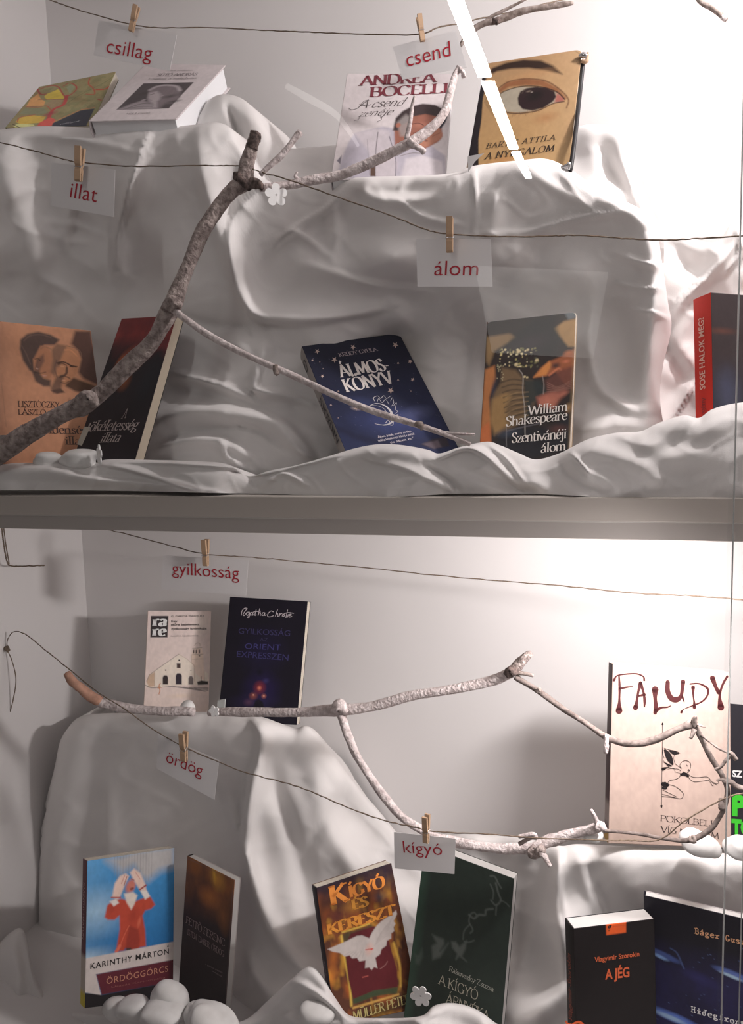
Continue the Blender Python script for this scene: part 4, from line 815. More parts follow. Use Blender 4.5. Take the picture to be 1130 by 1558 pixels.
b.text('„Álom, jutok, merre az élet,', (525, 690), (725, 652), 11, '#c4bcc0'); b.text('boldog lennékmégis feküdj a jövőnk', (528, 712), (745, 668), 11, '#c4bcc0'); b.text('és álom is."', (600, 722), (738, 694), 11, '#c4bcc0')
b.spine_text('ÁLMOSKÖNYV', .42, .80, .012, '#2a2628', 'serif', thick=.2, thin=.08)
m = MB(); V, Fc = stroke2(crom([(.0, .1), (.5, .0), (.8, .35), (.55, .8), (.15, .7), (.1, .35), (.45, .25)], 5), lambda a, b_, u: .14)
XY = b.bil(np.full(len(V), -.0014/b.W), .08+.10*V[:, 1]); mk('spine_ornament', np.hstack([XY, (-b.T*(.15+.7*(1-V[:, 0])))[:, None]]), Fc, cmat(lin('#2a2628')), b.spine)

# 8 play
b = Book(POSE['shake'], [(741, 490), (876, 475), (867, 700), (728, 704)], .010, 'worn paperback with a painted reclining figure and wild flowers, white serif title at its foot', gain=1.45, crop=(720, 460, 6.233), base='#2b2524', spine='#7a4a2c', back='#a08a70', rnd=.006, step=.0009)
b.mix(b.noise(10, 7)*.5, '#3c3430')
b.poly([(120, 330), (340, 295), (400, 330), (300, 400), (200, 460), (150, 600), (120, 560)], '#82694a', 12); b.poly([(760, 250), (860, 180), (985, 150), (970, 420), (900, 420), (840, 350)], '#9a7a52', 10); b.mix(b.noise(20, 9)*.2, '#1c1a18')
b.poly([(560, 170), (760, 130), (800, 300), (830, 380), (740, 500), (620, 480), (480, 430), (330, 420), (400, 300)], '#262424', 22, .85); b.blob(560, 380, 200, 110, '#3c3236', 1, .7)
b.poly([(110, 640), (200, 600), (210, 720), (150, 900), (170, 1150), (160, 1330), (60, 1330), (90, 900)], '#a06840', 10); b.poly([(60, 1200), (150, 1130), (170, 1340), (60, 1340)], '#b0623c', 10, .8); b.blob(190, 850, 40, 200, '#3a3a48', 1, .7)
b.poly([(270, 620), (400, 640), (470, 720), (560, 740), (600, 900), (540, 1050), (400, 1180), (240, 1260), (170, 1160), (160, 960), (200, 860), (260, 760)], '#6a5640', 12)
b.poly([(180, 920), (300, 860), (360, 880), (300, 1000), (330, 1150), (200, 1260), (160, 1120)], '#94754c', 14, .8); b.poly([(470, 730), (640, 740), (700, 860), (560, 960), (560, 1050), (500, 1100), (480, 900)], '#2e3434', 14, .9)
for i in range(8): b.line([(265+i*6, 760+i*48), (370, 730+i*50), (490, 745+i*44)], '#2c2a26', 13, a=.65, soft=7)
for i in range(6): b.line([(300, 905+i*52), (400, 860+i*50), (520, 850+i*44)], '#a08660', 6, a=.6, soft=5)
b.poly([(570, 710), (640, 620), (720, 560), (820, 520), (960, 440), (975, 640), (900, 800), (850, 760), (780, 660), (690, 700)], '#8a5238', 9); b.poly([(570, 712), (650, 620), (720, 560), (740, 600), (690, 690)], '#bb7a44', 8); b.blob(780, 600, 60, 40, '#3c2c2c', .8, .9); b.blob(900, 480, 60, 40, '#a8643c', 1, .9); b.line([(720, 690), (800, 630), (830, 640)], '#b06a4c', 18, soft=8); b.blob(880, 560, 50, 25, '#b46a50', .9, .8)
b.poly([(600, 900), (700, 860), (860, 800), (900, 850), (800, 950), (760, 1010), (620, 980)], '#9c6050', 14); b.blob(700, 940, 90, 60, '#b87460', 1, .6); b.poly([(820, 640), (960, 600), (960, 820), (800, 860), (700, 840), (680, 740)], '#5e3a34', 14, .8); b.blob(850, 930, 60, 60, '#2c2424', 1, .8)
for i in range(5): b.line([(700, 760+i*22), (800, 800+i*10), (930, 740+i*18)], '#9a7466', 4, a=.6, soft=3)
b.poly([(720, 1190), (940, 1040), (930, 1390), (560, 1480), (200, 1400), (250, 1250), (420, 1190), (560, 1180)], '#26262a', 16, .95); b.blob(330, 1240, 160, 60, '#3c4452', 1, .8); b.blob(800, 1200, 120, 60, '#5e3a34', 1, .7); b.blob(900, 1000, 40, 60, '#b08a60', 1, .7); b.poly([(940, 440), (985, 430), (920, 1400), (895, 1400)], '#8a7050', 6, .35)
rs = np.random.RandomState(9)
for i in range(70):
    x = 250+rs.rand()*370; y = 430+rs.rand()*190-(x-430)*.05; c_ = ('#b8a878', '#98905c', '#c8bc98', '#6a6844', '#4a4a3c')[rs.randint(5)]; b.blob(x, y, 7+rs.rand()*13, 7+rs.rand()*11, c_, .5, .9)
for x, y, r in ((430, 465, 26), (600, 548, 22), (405, 590, 24), (515, 450, 18), (485, 705, 16), (510, 712, 14)): b.blob(x, y, r, r*.9, '#c0b088', .5, .95)
for i in range(18): b.blob(225+rs.rand()*60, 560+rs.rand()*180, 8, 8, '#a09878', .5, .8)
b.line([(435, 640), (470, 700), (468, 850), (485, 1000), (490, 1270)], '#b8b0a8', 5, a=.8); b.line([(655, 700), (668, 780), (662, 870)], '#a89c94', 5, a=.7); b.line([(312, 1180), (312, 1370)], '#8a8688', 5, a=.7); b.line([(320, 1220), (480, 1180), (620, 1150)], '#6c6a70', 12, a=.6)
b.poly([(860, 100), (960, 85), (985, 140), (900, 165)], '#6a7074', 8, .7); b.line([(980, 150), (965, 700), (915, 1400)], '#c8b8a8', 14, False)
b.build()
K = dict(thick=.125, thin=.04, serif=.10, track=-.03)
b.text('William', (510, 1072), (893, 1030), 92, '#d2cac4', name='author_lettering', **K); b.text('Shakespeare', (306, 1178), (892, 1112), 94, '#d2cac4', name='author_lettering', **K); b.text('Szentivánéji', (362, 1335), (880, 1290), 98, '#d2cac4', **K); b.text('álom', (638, 1428), (876, 1402), 92, '#d2cac4', **K)

# 9 red spine
b = Book(POSE['sose'], [(1081, 445), (1215, 455), (1212, 655), (1085, 640)], .030, 'hardback with bright red spine and dark cover, right edge of the upper compartment', gain=1.15, crop=(1000, 430, 7.085), base='#3a3132', spine='#cc3428', back='#cc3428', hard=False)
b.mix(np.clip(b.v*2.4-1.1, 0, 1), '#33343f'); b.blob(760, 1150, 160, 260, '#4c5068', 1, .7); b.blob(690, 520, 40, 220, '#6a4034', 1, .8, 1.6); b.mix(b.noise(8, 3)*.25, '#2a2424')
b.build(); b.spine_text('SOSE HALOK MEG?', .74, .17, .0095, '#eeb8a8', 'sans', bold=.015); b.spine_text('regény', .97, .80, .008, '#8c2a28', 'serif', thick=.14)

# 10 small white paperback with a church
b = Book(POSE['rare'], [(225, 929), (321, 930), (317, 1092), (218, 1091)], .009, 'small cream paperback with a drawn white church and dark logo', gain=1.9, crop=(200, 910, 7.533), base='#b7a9a4', spine='#a89a90', back='#a09080', step=.0008)
b.mix(np.clip(b.v*1.2-.2, 0, 1)*.5, '#ad9f96'); b.blob(800, 300, 120, 200, '#c4b4a8', 1, .4)
b.poly([(222, 203), (422, 203), (413, 450), (215, 450)], '#2e2829', 2)
b.poly([(170, 960), (205, 880), (300, 810), (460, 700), (545, 640), (640, 700), (720, 770), (720, 860), (830, 830), (880, 870), (878, 990), (500, 1000), (240, 1030), (165, 1010)], '#c0afa4', 4)
b.poly([(170, 960), (205, 880), (265, 850), (262, 1010), (200, 1020)], '#9a7f66', 6, .8); b.line([(175, 950), (205, 880), (300, 810), (450, 705), (540, 642)], '#6a5a50', 5, False); b.line([(540, 642), (640, 700), (720, 780)], '#9a8a7c', 4, False); b.line([(262, 850), (262, 1010)], '#8a7666', 4, False)
for x, w_, h_, c_ in ((388, 62, 105, '#2c2424'), (541, 70, 128, '#28222a'), (680, 54, 95, '#5a5250')):
    b.poly([(x-w_/2, 990), (x-w_/2, 990-h_+25), (x-w_/4, 990-h_), (x+w_/4, 990-h_), (x+w_/2, 990-h_+25), (x+w_/2, 990)], c_, 3)
b.poly([(518, 748), (562, 748), (562, 802), (518, 802)], '#3c2e2c', 3); b.blob(545, 712, 12, 12, '#2c2424', .4); b.blob(392, 826, 11, 11, '#4c3c38', .4); b.blob(680, 828, 9, 9, '#6c5c50', .4)
b.poly([(700, 590), (800, 570), (820, 640), (825, 700), (835, 950), (740, 870), (690, 740), (685, 660)], '#b9a89c', 4); b.line([(690, 650), (820, 642)], '#7a6a5c', 5, False); b.line([(700, 578), (805, 568)], '#7a6a5c', 5, False); b.line([(720, 545), (745, 518), (780, 520), (785, 545)], '#8a7a6c', 5); b.line([(690, 700), (822, 696)], '#8a7a6c', 4, False)
for x in (712, 742, 776): b.poly([(x-8, 595), (x+8, 590), (x+8, 632), (x-8, 636)], '#4c3f3c', 2)
b.blob(778, 662, 12, 8, '#4c3c38', .4); b.line([(688, 660), (690, 740), (720, 775), (722, 950)], '#9a8878', 5, False); b.line([(832, 830), (836, 955)], '#9a8878', 5, False)
b.poly([(750, 960), (800, 945), (878, 955), (878, 990), (760, 995)], '#2e2a28', 4); b.line([(798, 900), (798, 945)], '#6a3c30', 7, False)
for i in range(7): b.line([(360+i*60, 1005+i*4), (560+i*45, 1020+i*8), (878, 1022+i*6)], '#4c4644', 7, a=.65, soft=4)
b.line([(160, 1000), (230, 1028), (330, 1018)], '#4a403c', 9, a=.8, soft=4); b.line([(330, 975), (315, 1010), (325, 1060), (315, 1100)], '#a2643c', 9); b.line([(300, 1030), (345, 1025)], '#a2643c', 6); b.line([(285, 1110), (330, 1105)], '#8a8078', 4, a=.6); b.blob(560, 1120, 200, 40, '#b3a088', 1, .4)
b.build()
b.text('ra', (238, 318), (408, 318), 118, '#c8bcb8', thick=.24, thin=.1, serif=.14, track=-.04, name='logo_lettering'); b.text('re', (236, 430), (404, 430), 118, '#c8bcb8', thick=.24, thin=.1, serif=.14, track=-.04, name='logo_lettering')
b.text('G. GARCÍA MÁRQUEZ', (455, 218), (835, 214), 22, '#2e2624', 'sans', name='author_lettering'); b.text('Egy', (455, 278), (525, 277), 24, '#2e2624', 'sans', bold=.02); b.text('előre bejelentett', (452, 316), (775, 312), 24, '#2e2624', 'sans', bold=.02); b.text('gyilkosság krónikája', (452, 364), (862, 358), 24, '#2e2624', 'sans', bold=.02); b.text('RAKÉTA REGÉNYTÁR', (450, 442), (768, 438), 14, '#5c504c', 'sans')

# 11 dark blue crime novel
b = Book(POSE['agatha'], [(350, 908), (468, 915), (451, 1103), (331, 1097)], .019, 'black-blue novel with a handwritten white author signature and a glowing red light', gain=1.5, crop=(320, 890, 6.278), base='#14101c', spine='#120f18', back='#12101a', step=.0009, hard=False)
b.blob(500, 640, 260, 260, '#1c1636', 1, .8); b.blob(480, 1000, 220, 200, '#221848', 1, .9); b.blob(420, 1110, 280, 90, '#282048', 1, .7); b.mix(b.noise(7, 12)*.3, '#0c0a12')
b.blob(470, 980, 70, 70, '#7a2a2a', .9, .9); b.blob(468, 985, 26, 26, '#c0705c', .9, .9); b.blob(410, 1060, 50, 40, '#8a4a3c', .9, .8); b.blob(510, 1062, 30, 26, '#a8604c', .9, .8); b.blob(410, 1050, 10, 10, '#d89a88', .9); b.blob(510, 1060, 10, 10, '#d89a88', .9); b.blob(365, 1120, 60, 40, '#5a3a50', 1, .7)
b.poly([(400, 1180), (430, 1110), (460, 1085), (500, 1120), (520, 1185)], '#141016', 5, .9); b.blob(470, 830, 50, 45, '#0e0b14', 1, .9); b.blob(530, 915, 40, 30, '#33305c', 1, .8)
b.build()
b.inks([(5.5, q_) for q_ in ([(296, 288), (303, 248), (328, 222), (352, 226), (335, 245), (312, 283), (325, 290), (348, 262)], [(372, 258), (352, 262), (346, 285), (360, 288), (376, 262), (370, 308), (356, 314), (362, 300)], [(404, 262), (386, 264), (380, 286), (394, 286), (408, 264), (403, 288), (416, 282)], [(438, 238), (426, 288), (438, 284)], [(412, 258), (445, 252), (480, 250)], [(472, 226), (456, 290), (468, 264), (480, 266), (476, 288), (488, 284)],
  [(518, 264), (500, 266), (494, 288), (508, 288), (522, 266), (518, 290), (536, 284)], [(602, 256), (580, 248), (552, 272), (548, 298), (572, 304), (604, 292)], [(642, 236), (620, 300), (632, 274), (645, 276), (640, 298), (652, 296)], [(664, 272), (658, 298), (668, 278), (684, 272)], [(692, 278), (687, 298)], [(714, 272), (700, 280), (712, 290), (698, 300)], [(738, 238), (722, 312)], [(712, 270), (750, 264), (795, 270)], [(744, 282), (738, 306)], [(752, 294), (772, 286), (766, 277), (752, 288), (754, 306), (778, 300)])], '#b2aaae', 'author_lettering')
S_ = dict(font='sans'); b.text('GYILKOSSÁG', (268, 464), (760, 488), 56, '#2f2a52', **S_); b.text('AZ', (472, 536), (546, 540), 34, '#2a2646', **S_); b.text('ORIENT', (328, 610), (672, 624), 56, '#363268', **S_); b.text('EXPRESSZEN', (252, 686), (744, 722), 60, '#302c5a', **S_)

# 12 devil drawing
b = Book(POSE['faludy'], [(932, 1010), (1110, 1023), (1112, 1290), (925, 1283)], .030, 'tall cream book with dripping dark red title and a winged devil line drawing', gain=0.64, crop=(900, 990, 4.722), base='#e0c8be', spine='#4e2226', back='#e0c8be', step=.0012, mat=M_artm)
b.mix(np.clip(b.v*.8, 0, 1)*.5, '#e8c8b4'); b.mix(np.clip(b.u*1.6-1.2, 0, 1)*.35, '#d8b8a8'); b.build(spine_blocks=[(.0, .79, '#4a2024'), (.79, .905, '#b8a8a2'), (.905, .95, '#4a2024'), (.95, 1., '#c89a34')])
# title as thick brush strokes (x, y, width)
RD = '#561a1e'
b.inks([(9, [(160, 212, 16), (180, 180, 9), (240, 168, 9), (320, 165, 9), (370, 185, 9), (377, 212, 12)]), (12, [(196, 178, 9), (200, 260, 14), (198, 360, 13), (196, 430, 42)]), (8, [(200, 272, 14), (250, 262, 10), (294, 257, 4)]),
        (12, [(314, 408, 32), (322, 370, 18), (335, 290, 14), (350, 232, 24)]), (12, [(350, 232, 22), (372, 300, 13), (380, 360, 16), (378, 400, 9)]), (8, [(335, 325, 8), (378, 315, 18)]),
        (14, [(455, 278, 42), (455, 340, 22), (460, 400, 26), (455, 445, 22)]), (8, [(458, 430, 26), (500, 408, 12), (540, 405, 9), (566, 395, 5)]),
        (20, [(545, 225, 26), (545, 290, 30), (570, 340, 34), (610, 350, 34), (640, 325, 22), (650, 270, 22), (655, 222, 28)]), (5, [(650, 330, 14), (664, 368, 4)]),
        (10, [(727, 262, 24), (728, 320, 9), (735, 370, 12), (736, 405, 22)]), (8, [(706, 238, 9), (770, 236, 9), (830, 270, 14), (830, 320, 11), (790, 365, 9), (720, 395, 7), (660, 420, 4), (643, 440, 16)]),
        (20, [(866, 196, 32), (890, 260, 22), (912, 300, 26)]), (9, [(972, 185, 14), (945, 230, 14), (925, 285, 14), (918, 340, 18), (926, 405, 42)])], RD, 'title_lettering')
BK = '#221a1c'
b.inks([(3, [(508, 526, 11), (508, 532, 11), (508, 536, 3), (505, 800, 3), (501, 1104, 3), (500, 1109, 13), (500, 1115, 13)])], BK, 'frame_line')
b.inks([(2.4, [(512, 690), (510, 740), (520, 770)]), (3, [(520, 700), (560, 712), (600, 720), (632, 735)]), (2.4, [(632, 735), (600, 745), (588, 770), (598, 810), (625, 832), (645, 842)]),
        (16, [(526, 716, 16), (545, 745, 34), (560, 778, 36), (578, 812, 16)]), (10, [(560, 720, 10), (590, 732, 24), (622, 738, 6)]), (10, [(518, 800, 4), (555, 822, 12), (575, 828, 4)]), (12, [(511, 850, 20), (530, 842, 12), (552, 838, 3)]), (2.4, [(515, 790), (560, 840), (620, 850), (640, 865)]),
        (2.8, [(640, 850), (632, 820), (650, 796), (680, 790), (708, 808), (706, 850), (690, 875), (668, 878), (655, 868)]), (3, [(682, 820), (686, 828)]), (2.6, [(692, 850), (700, 858), (688, 862)]), (14, [(640, 890, 14), (665, 885, 22), (690, 900, 16)]), (2.6, [(690, 885), (720, 905), (760, 910), (825, 905), (850, 925), (870, 950), (890, 958)]),
        (2.6, [(690, 905), (730, 940), (800, 935), (840, 930), (862, 965), (872, 968)]), (2.2, [(870, 945), (905, 955), (908, 935)]), (2.2, [(890, 958), (898, 966)]), (2.6, [(640, 895), (610, 920), (560, 932), (545, 950)]), (18, [(511, 958, 26), (525, 962, 36), (543, 964, 22)]), (12, [(506, 985, 10), (530, 990, 12), (545, 970, 5)]),
        (2.6, [(550, 960), (600, 975), (650, 1015), (656, 1040), (640, 1062), (590, 1055), (504, 1045)]), (2.6, [(510, 1000), (560, 1025), (610, 1050)]), (2.4, [(506, 1030), (560, 1045), (600, 1056)]), (2, [(545, 850), (590, 845), (600, 870), (640, 880)])], BK)
b.text('POKOLBELI', (492, 1222), (866, 1262), 42, '#332629', thick=.09, thin=.05, serif=.1); b.text('VÍG NAPJAIM', (492, 1302), (914, 1352), 44, '#332629', thick=.09, thin=.05, serif=.1)

# 13 black book, green letters
b = Book(POSE['ptoo'], [(1106, 1070), (1235, 1082), (1235, 1305), (1106, 1294)], .020, 'black book with bright green block letters, cut by the right edge of the picture', gain=0.8, crop=(1000, 1060, 6.231), base='#2c2a30', spine='#2c2a30', back='#2c2a30')
b.build(); b.text('SZ', (706, 756), (802, 764), 62, '#e8e8e8', 'sans', bold=.035, name='author_lettering'); b.text('P', (703, 1115), (835, 1124), 185, '#3ecb30', 'sans', bold=.06); b.text('TO', (698, 1300), (905, 1313), 140, '#3ecb30', 'sans', bold=.06)

# 14 puppet on blue
b = Book(POSE['karin'], [(133, 1310), (265, 1290), (263, 1517), (129, 1534)], .024, 'bright blue paperback with a red-coated string puppet hiding its face', gain=1.65, crop=(100, 1270, 3.897), base='#2a6ea0', spine='#4e2430', back='#8a8078', step=.0009)
b.grad(b.v*1.3, '#3c7fb0', '#1c5c92'); b.mix(np.clip(1.4-b.u*2.6, 0, 1)*np.clip(1-np.abs(b.v-.36)*5, 0, 1)*.8, '#9ab4c4'); b.mix(np.clip(.7-b.u*2, 0, 1)*.4, '#7aa4c4'); b.mix(np.clip(.9-np.abs(b.v-.68)*10, 0, 1)*np.clip(1-b.u*2.4, 0, 1), '#a8bcc8')
b.poly([(240, 150), (420, 90), (650, 60), (650, 190), (560, 215), (490, 270), (440, 260), (400, 190), (330, 230), (280, 180)], '#a09a94', 22, .9)
for i in range(14): b.line([(290+i*17, 130-i*3), (287+i*17, 250+((i*37) % 60))], '#6e6c6c', 2.6, False, .6)
b.poly([(230, 490), (245, 420), (285, 385), (330, 380), (400, 400), (450, 380), (500, 365), (530, 415), (505, 440), (470, 450), (455, 480), (470, 560), (475, 660), (440, 668), (425, 680), (400, 690), (355, 672), (340, 690), (298, 692), (320, 560), (318, 480), (290, 505), (250, 505)], '#a4402e', 4)
b.poly([(375, 540), (430, 560), (440, 620), (430, 690), (350, 692), (360, 620)], '#7a2c24', 5, .7); b.line([(375, 540), (345, 600), (310, 690)], '#c06048', 4); b.blob(400, 480, 40, 60, '#8a3226', .8, .6); b.blob(270, 440, 25, 35, '#8a3226', .9, .5); b.poly([(360, 672), (388, 672), (388, 690), (360, 690)], '#33302e', 3); b.line([(300, 692), (320, 660)], '#c4624c', 18, soft=4); b.blob(435, 520, 14, 40, '#c46a50', .9, .6)
b.blob(385, 305, 38, 48, '#b06a5c', .5, 1); b.poly([(345, 350), (400, 340), (425, 360), (408, 410), (388, 445), (360, 400)], '#cabab0', 4); b.poly([(275, 370), (290, 290), (320, 245), (355, 230), (375, 245), (350, 300), (325, 360), (310, 385)], '#d0aca0', 4); b.poly([(380, 225), (405, 200), (440, 225), (470, 290), (480, 340), (440, 330), (410, 280)], '#d0aca0', 4)
b.poly([(440, 330), (480, 330), (500, 365), (470, 385)], '#c8beb8', 3); b.poly([(260, 395), (300, 380), (315, 405), (285, 425)], '#c8beb8', 3); b.line([(270, 372), (325, 372)], '#a04438', 6, False); b.line([(440, 325), (475, 300)], '#8a3428', 9); b.line([(330, 290), (350, 240)], '#b07468', 4); b.line([(345, 300), (362, 248)], '#8c4c40', 5); b.blob(392, 320, 16, 9, '#7c3c34', .5); b.line([(388, 262), (405, 270)], '#8a5248', 5); b.line([(415, 225), (440, 262)], '#b07468', 3)
b.poly([(108, 735), (650, 632), (645, 742), (180, 828), (210, 955), (105, 935)], '#b7aeaa', 2); b.poly([(180, 828), (650, 738), (648, 870), (212, 950)], '#55202a', 2); b.poly([(100, 935), (212, 950), (648, 868), (650, 1000), (100, 1060)], '#1c181a', 2); b.blob(375, 960, 50, 16, '#4a1c24', .8)
b.build(spine_blocks=[(0, .66, '#4e2430'), (.66, .90, '#9a9088'), (.90, 1, '#a89a2a')])
b.text('KARINTHY MÁRTON', (146, 796), (610, 706), 34, '#24201f', 'sans', bold=.01, name='author_lettering', spacing=1.15); b.text('ÖRDÖGGÖRCS', (240, 886), (606, 810), 38, '#a8745e', 'sans', spacing=1.1); b.text('Utazás Karinthyába', (270, 908), (590, 850), 11, '#7a4440', 'sans'); b.text('c', (600, 668), (612, 665), 20, '#24201f', 'sans')
b.spine_text('KARINTHY MÁRTON', .16, .55, .008, '#a07a7c', 'sans')

# 15 brown book
b = Book(POSE['fejto'], [(285, 1302), (357, 1339), (342, 1546), (270, 1527)], .013, 'dark brown book with a golden blur at its top, beside the puppet book', gain=2.2, crop=(100, 1270, 3.897), base='#231c1d', spine='#231c1d', back='#8e8684', pages=M_pagesg, step=.001)
b.mix(np.clip(1.5-b.v*3.6, 0, 1), '#3c2824'); b.mix(np.clip(1.25-b.v*3.2, 0, 1)*b.noise(6, 21)*.9, '#7c4c24'); b.blob(900, 260, 60, 70, '#9a6c2c', 1, .9); b.blob(850, 370, 90, 60, '#8a5428', 1, .8); b.blob(930, 480, 50, 100, '#6e4424', 1, .7); b.blob(760, 190, 70, 50, '#70421e', 1, .8); b.blob(880, 240, 16, 50, '#b8862c', 1, .8); b.blob(760, 400, 60, 90, '#2c201e', 1, .8)
b.line([(700, 130), (1000, 270), (990, 300), (945, 1050)], '#5c4c4a', 4, False, .4)
b.build(); b.text('FEJTŐ FERENC', (712, 520), (944, 664), 42, '#6c5c5c', thick=.09, name='author_lettering'); b.text('ISTEN, EMBER, ÖRDÖG', (722, 590), (940, 726), 34, '#6c5c5c', thick=.09); b.text('a gonosz eredete', (830, 770), (930, 822), 10, '#5c5050', 'sans'); b.text('esszé', (870, 810), (930, 846), 9, '#5c5050', 'sans')

# 16 dove cover
b = Book(POSE['kigyo'], [(481, 1351), (595, 1313), (638, 1534), (511, 1560)], .020, 'flame-coloured paperback with a flying white dove, orange title letters', gain=1.65, crop=(450, 1290, 5.381), base='#4a2c20', spine='#211a20', back='#5a4030', step=.0009)
n1 = b.noise(7, 31); n2 = b.noise(9, 33)
b.mix(np.clip(n1*2.2-.8, 0, 1), '#8a4a22'); b.mix(np.clip(n2*3-1.7, 0, 1), '#a87a2e'); b.mix(np.clip(1-b.v*5, 0, 1), '#261c26'); b.mix(np.clip(.8-np.abs(b.u-.98)*8, 0, 1)*.7, '#3a2420'); b.blob(700, 240, 170, 110, '#2a222e', 1, .8); b.blob(330, 560, 120, 70, '#5a2c28', 1, .7); b.blob(480, 480, 140, 60, '#9a6a2c', 1, .7); b.blob(310, 900, 60, 160, '#a05a24', 1, .7); b.blob(290, 1060, 60, 90, '#c47a30', 1, .6); b.blob(690, 400, 90, 50, '#3c3c4a', 1, .6); b.blob(200, 600, 40, 260, '#2c1e1c', 1, .7)
b.poly([(380, 705), (560, 650), (620, 625), (820, 1010), (830, 1170), (640, 1215), (455, 1290)], '#3c3a26', 6, .8); b.line([(372, 720), (400, 900), (440, 1120), (455, 1290)], '#b89a44', 16, soft=8); b.line([(800, 780), (850, 960), (858, 1130)], '#b08c3c', 18, soft=9); b.line([(470, 1310), (640, 1260), (840, 1200)], '#b08a48', 14, soft=7); b.line([(380, 690), (500, 655), (600, 620)], '#b89a44', 12, soft=6)
b.poly([(405, 890), (420, 760), (450, 700), (640, 640), (740, 700), (830, 1000), (835, 1140), (640, 1170), (470, 1240), (430, 1080)], '#4e1c20', 4); b.poly([(470, 1240), (640, 1168), (835, 1140), (830, 1190), (640, 1215), (480, 1275)], '#34402c', 4, .9); b.blob(900, 900, 40, 260, '#5c3426', 1, .6)
b.poly([(260, 830), (330, 800), (420, 760), (500, 720), (540, 715), (575, 730), (600, 740), (625, 690), (660, 640), (700, 600), (760, 560), (820, 510), (828, 540), (800, 600), (815, 620), (800, 650), (805, 680), (780, 700), (780, 740), (745, 760), (740, 800), (700, 830), (690, 870), (650, 900), (668, 985), (640, 975), (620, 1000), (600, 978), (565, 985), (570, 920), (520, 930), (500, 900), (460, 905), (440, 880), (400, 890), (360, 860), (300, 850)], '#a49c98', 3)
b.blob(600, 830, 45, 60, '#c08a7c', 1, .6); b.line([(570, 835), (632, 825)], '#a03c34', 6); b.blob(620, 830, 12, 9, '#b03c34', .6)
for i in range(7): b.line([(640+i*8, 800-i*16), (740+i*8, 720-i*24)], '#7a6e6c', 3, False, .5)
for i in range(6): b.line([(560-i*22, 850), (540-i*30, 905-i*4)], '#7c706c', 3, False, .5)
b.line([(545, 1060), (590, 1048)], '#a05048', 6); b.line([(690, 990), (730, 960), (750, 930)], '#a4807c', 3, a=.7)
b.poly([(560, 1340), (960, 1200), (1000, 1270), (990, 1310), (700, 1380), (500, 1400)], '#1e1a14', 22, .8)
b.build()
O_ = '#c87a34'; KS = dict(thick=.24, thin=.09, serif=.13, track=-.02)
b.text('K', (285, 472), (445, 428), 158, O_, **KS); b.text('ÍGYÓ', (440, 408), (735, 316), 96, O_, **KS); b.text('ÉS', (462, 506), (600, 470), 82, '#b0782e', **KS); b.text('KERESZT', (262, 716), (826, 540), 88, '#bd7c30', **KS)
b.text('MÜLLER PÉTER', (470, 1412), (944, 1262), 74, '#9a8e5c', thick=.15, thin=.05, serif=.1, name='author_lettering')
b.spine_text('MÜLLER PÉTER', .55, .70, .008, '#5c505a', 'sans')

# 17 dark green book
b = Book(POSE['rakov'], [(646, 1286), (782, 1337), (761, 1583), (614, 1548)], .024, 'dark green book with pale smoky snake shapes and a serif title', gain=1.8, crop=(610, 1270, 5.41), base='#222924', spine='#2a3a30', back='#141a18', pages=M_pagesg, step=.001, hard=False)
b.mix(b.noise(4, 41)*.5, '#1c2421'); b.mix(np.clip(.12-b.u, 0, .12)*6, '#2c4236')
SM = '#4b504c'
for pts, wd in (([(735, 340), (770, 345), (800, 400), (825, 440)], 12), ([(735, 410), (760, 470), (755, 530)], 10), ([(780, 400), (800, 480), (820, 540), (780, 580), (740, 540)], 14), ([(820, 540), (860, 560), (890, 590)], 8), ([(785, 580), (780, 660)], 10), ([(755, 610), (700, 620), (690, 660), (640, 660), (600, 690), (560, 660)], 16), ([(620, 660), (600, 640), (570, 660), (560, 720), (590, 780), (570, 810)], 11), ([(565, 740), (520, 790), (510, 860)], 10), ([(600, 870), (560, 885), (520, 880)], 9)):
    b.line(pts, SM, wd, soft=6, a=.8)
b.poly([(415, 880), (450, 880), (480, 920), (540, 870), (530, 940), (500, 1000), (540, 1045), (480, 1000), (450, 1030), (460, 980), (420, 930)], SM, 8, .85); b.poly([(255, 820), (300, 840), (350, 860), (355, 900), (320, 960), (390, 890), (340, 980), (320, 1010), (260, 1030), (250, 920), (290, 890)], SM, 9, .75); b.poly([(110, 980), (140, 990), (175, 930), (180, 1000), (150, 1070), (120, 1060)], '#3c453f', 9, .7)
b.build(); b.text('Rakovszky Zsuzsa', (392, 1118), (760, 1292), 44, '#8a8a80', thick=.09, name='author_lettering'); b.text('A KÍGYÓ', (302, 1222), (628, 1362), 82, '#8e8a7c', thick=.09, thin=.05, serif=.12); b.text('ÁRNYÉKA', (364, 1378), (728, 1540), 84, '#8e8a7c', thick=.09, thin=.05, serif=.12)

# 18 black book
b = Book(POSE['jeg'], [(872, 1413), (995, 1398), (999, 1590), (877, 1606)], .026, 'black paperback with an orange square and orange sans lettering, white top pages lit', gain=1.05, crop=(840, 1330, 3.897), base='#1e191a', spine='#1a1516', back='#1a1516', pages=M_pagesm, step=.0011)
b.poly([(318, 290), (437, 275), (437, 345), (320, 362)], '#e8622c', 1); b.build()
b.text('g', (322, 330), (352, 326), 40, '#2c1a14', 'sans', shear=.2, bold=.02); b.text('Vlagyimir Szorokin', (250, 520), (515, 484), 30, '#d8683e', 'sans', bold=.015, name='author_lettering'); b.text('A JÉG', (312, 622), (456, 606), 60, '#e0663a', 'sans', bold=.03); b.text('gondolat', (358, 312), (428, 304), 7, '#c04c24', 'sans')
b.inks([(10, [(80, 872, 9), (90, 885, 10), (115, 892, 12), (135, 880, 12), (160, 876, 13), (182, 890, 11)])], '#e8622c', 'cover_drawing')
b.spine_text('Vlagyimir Szorokin', .78, .24, .011, '#a04428', 'sans')

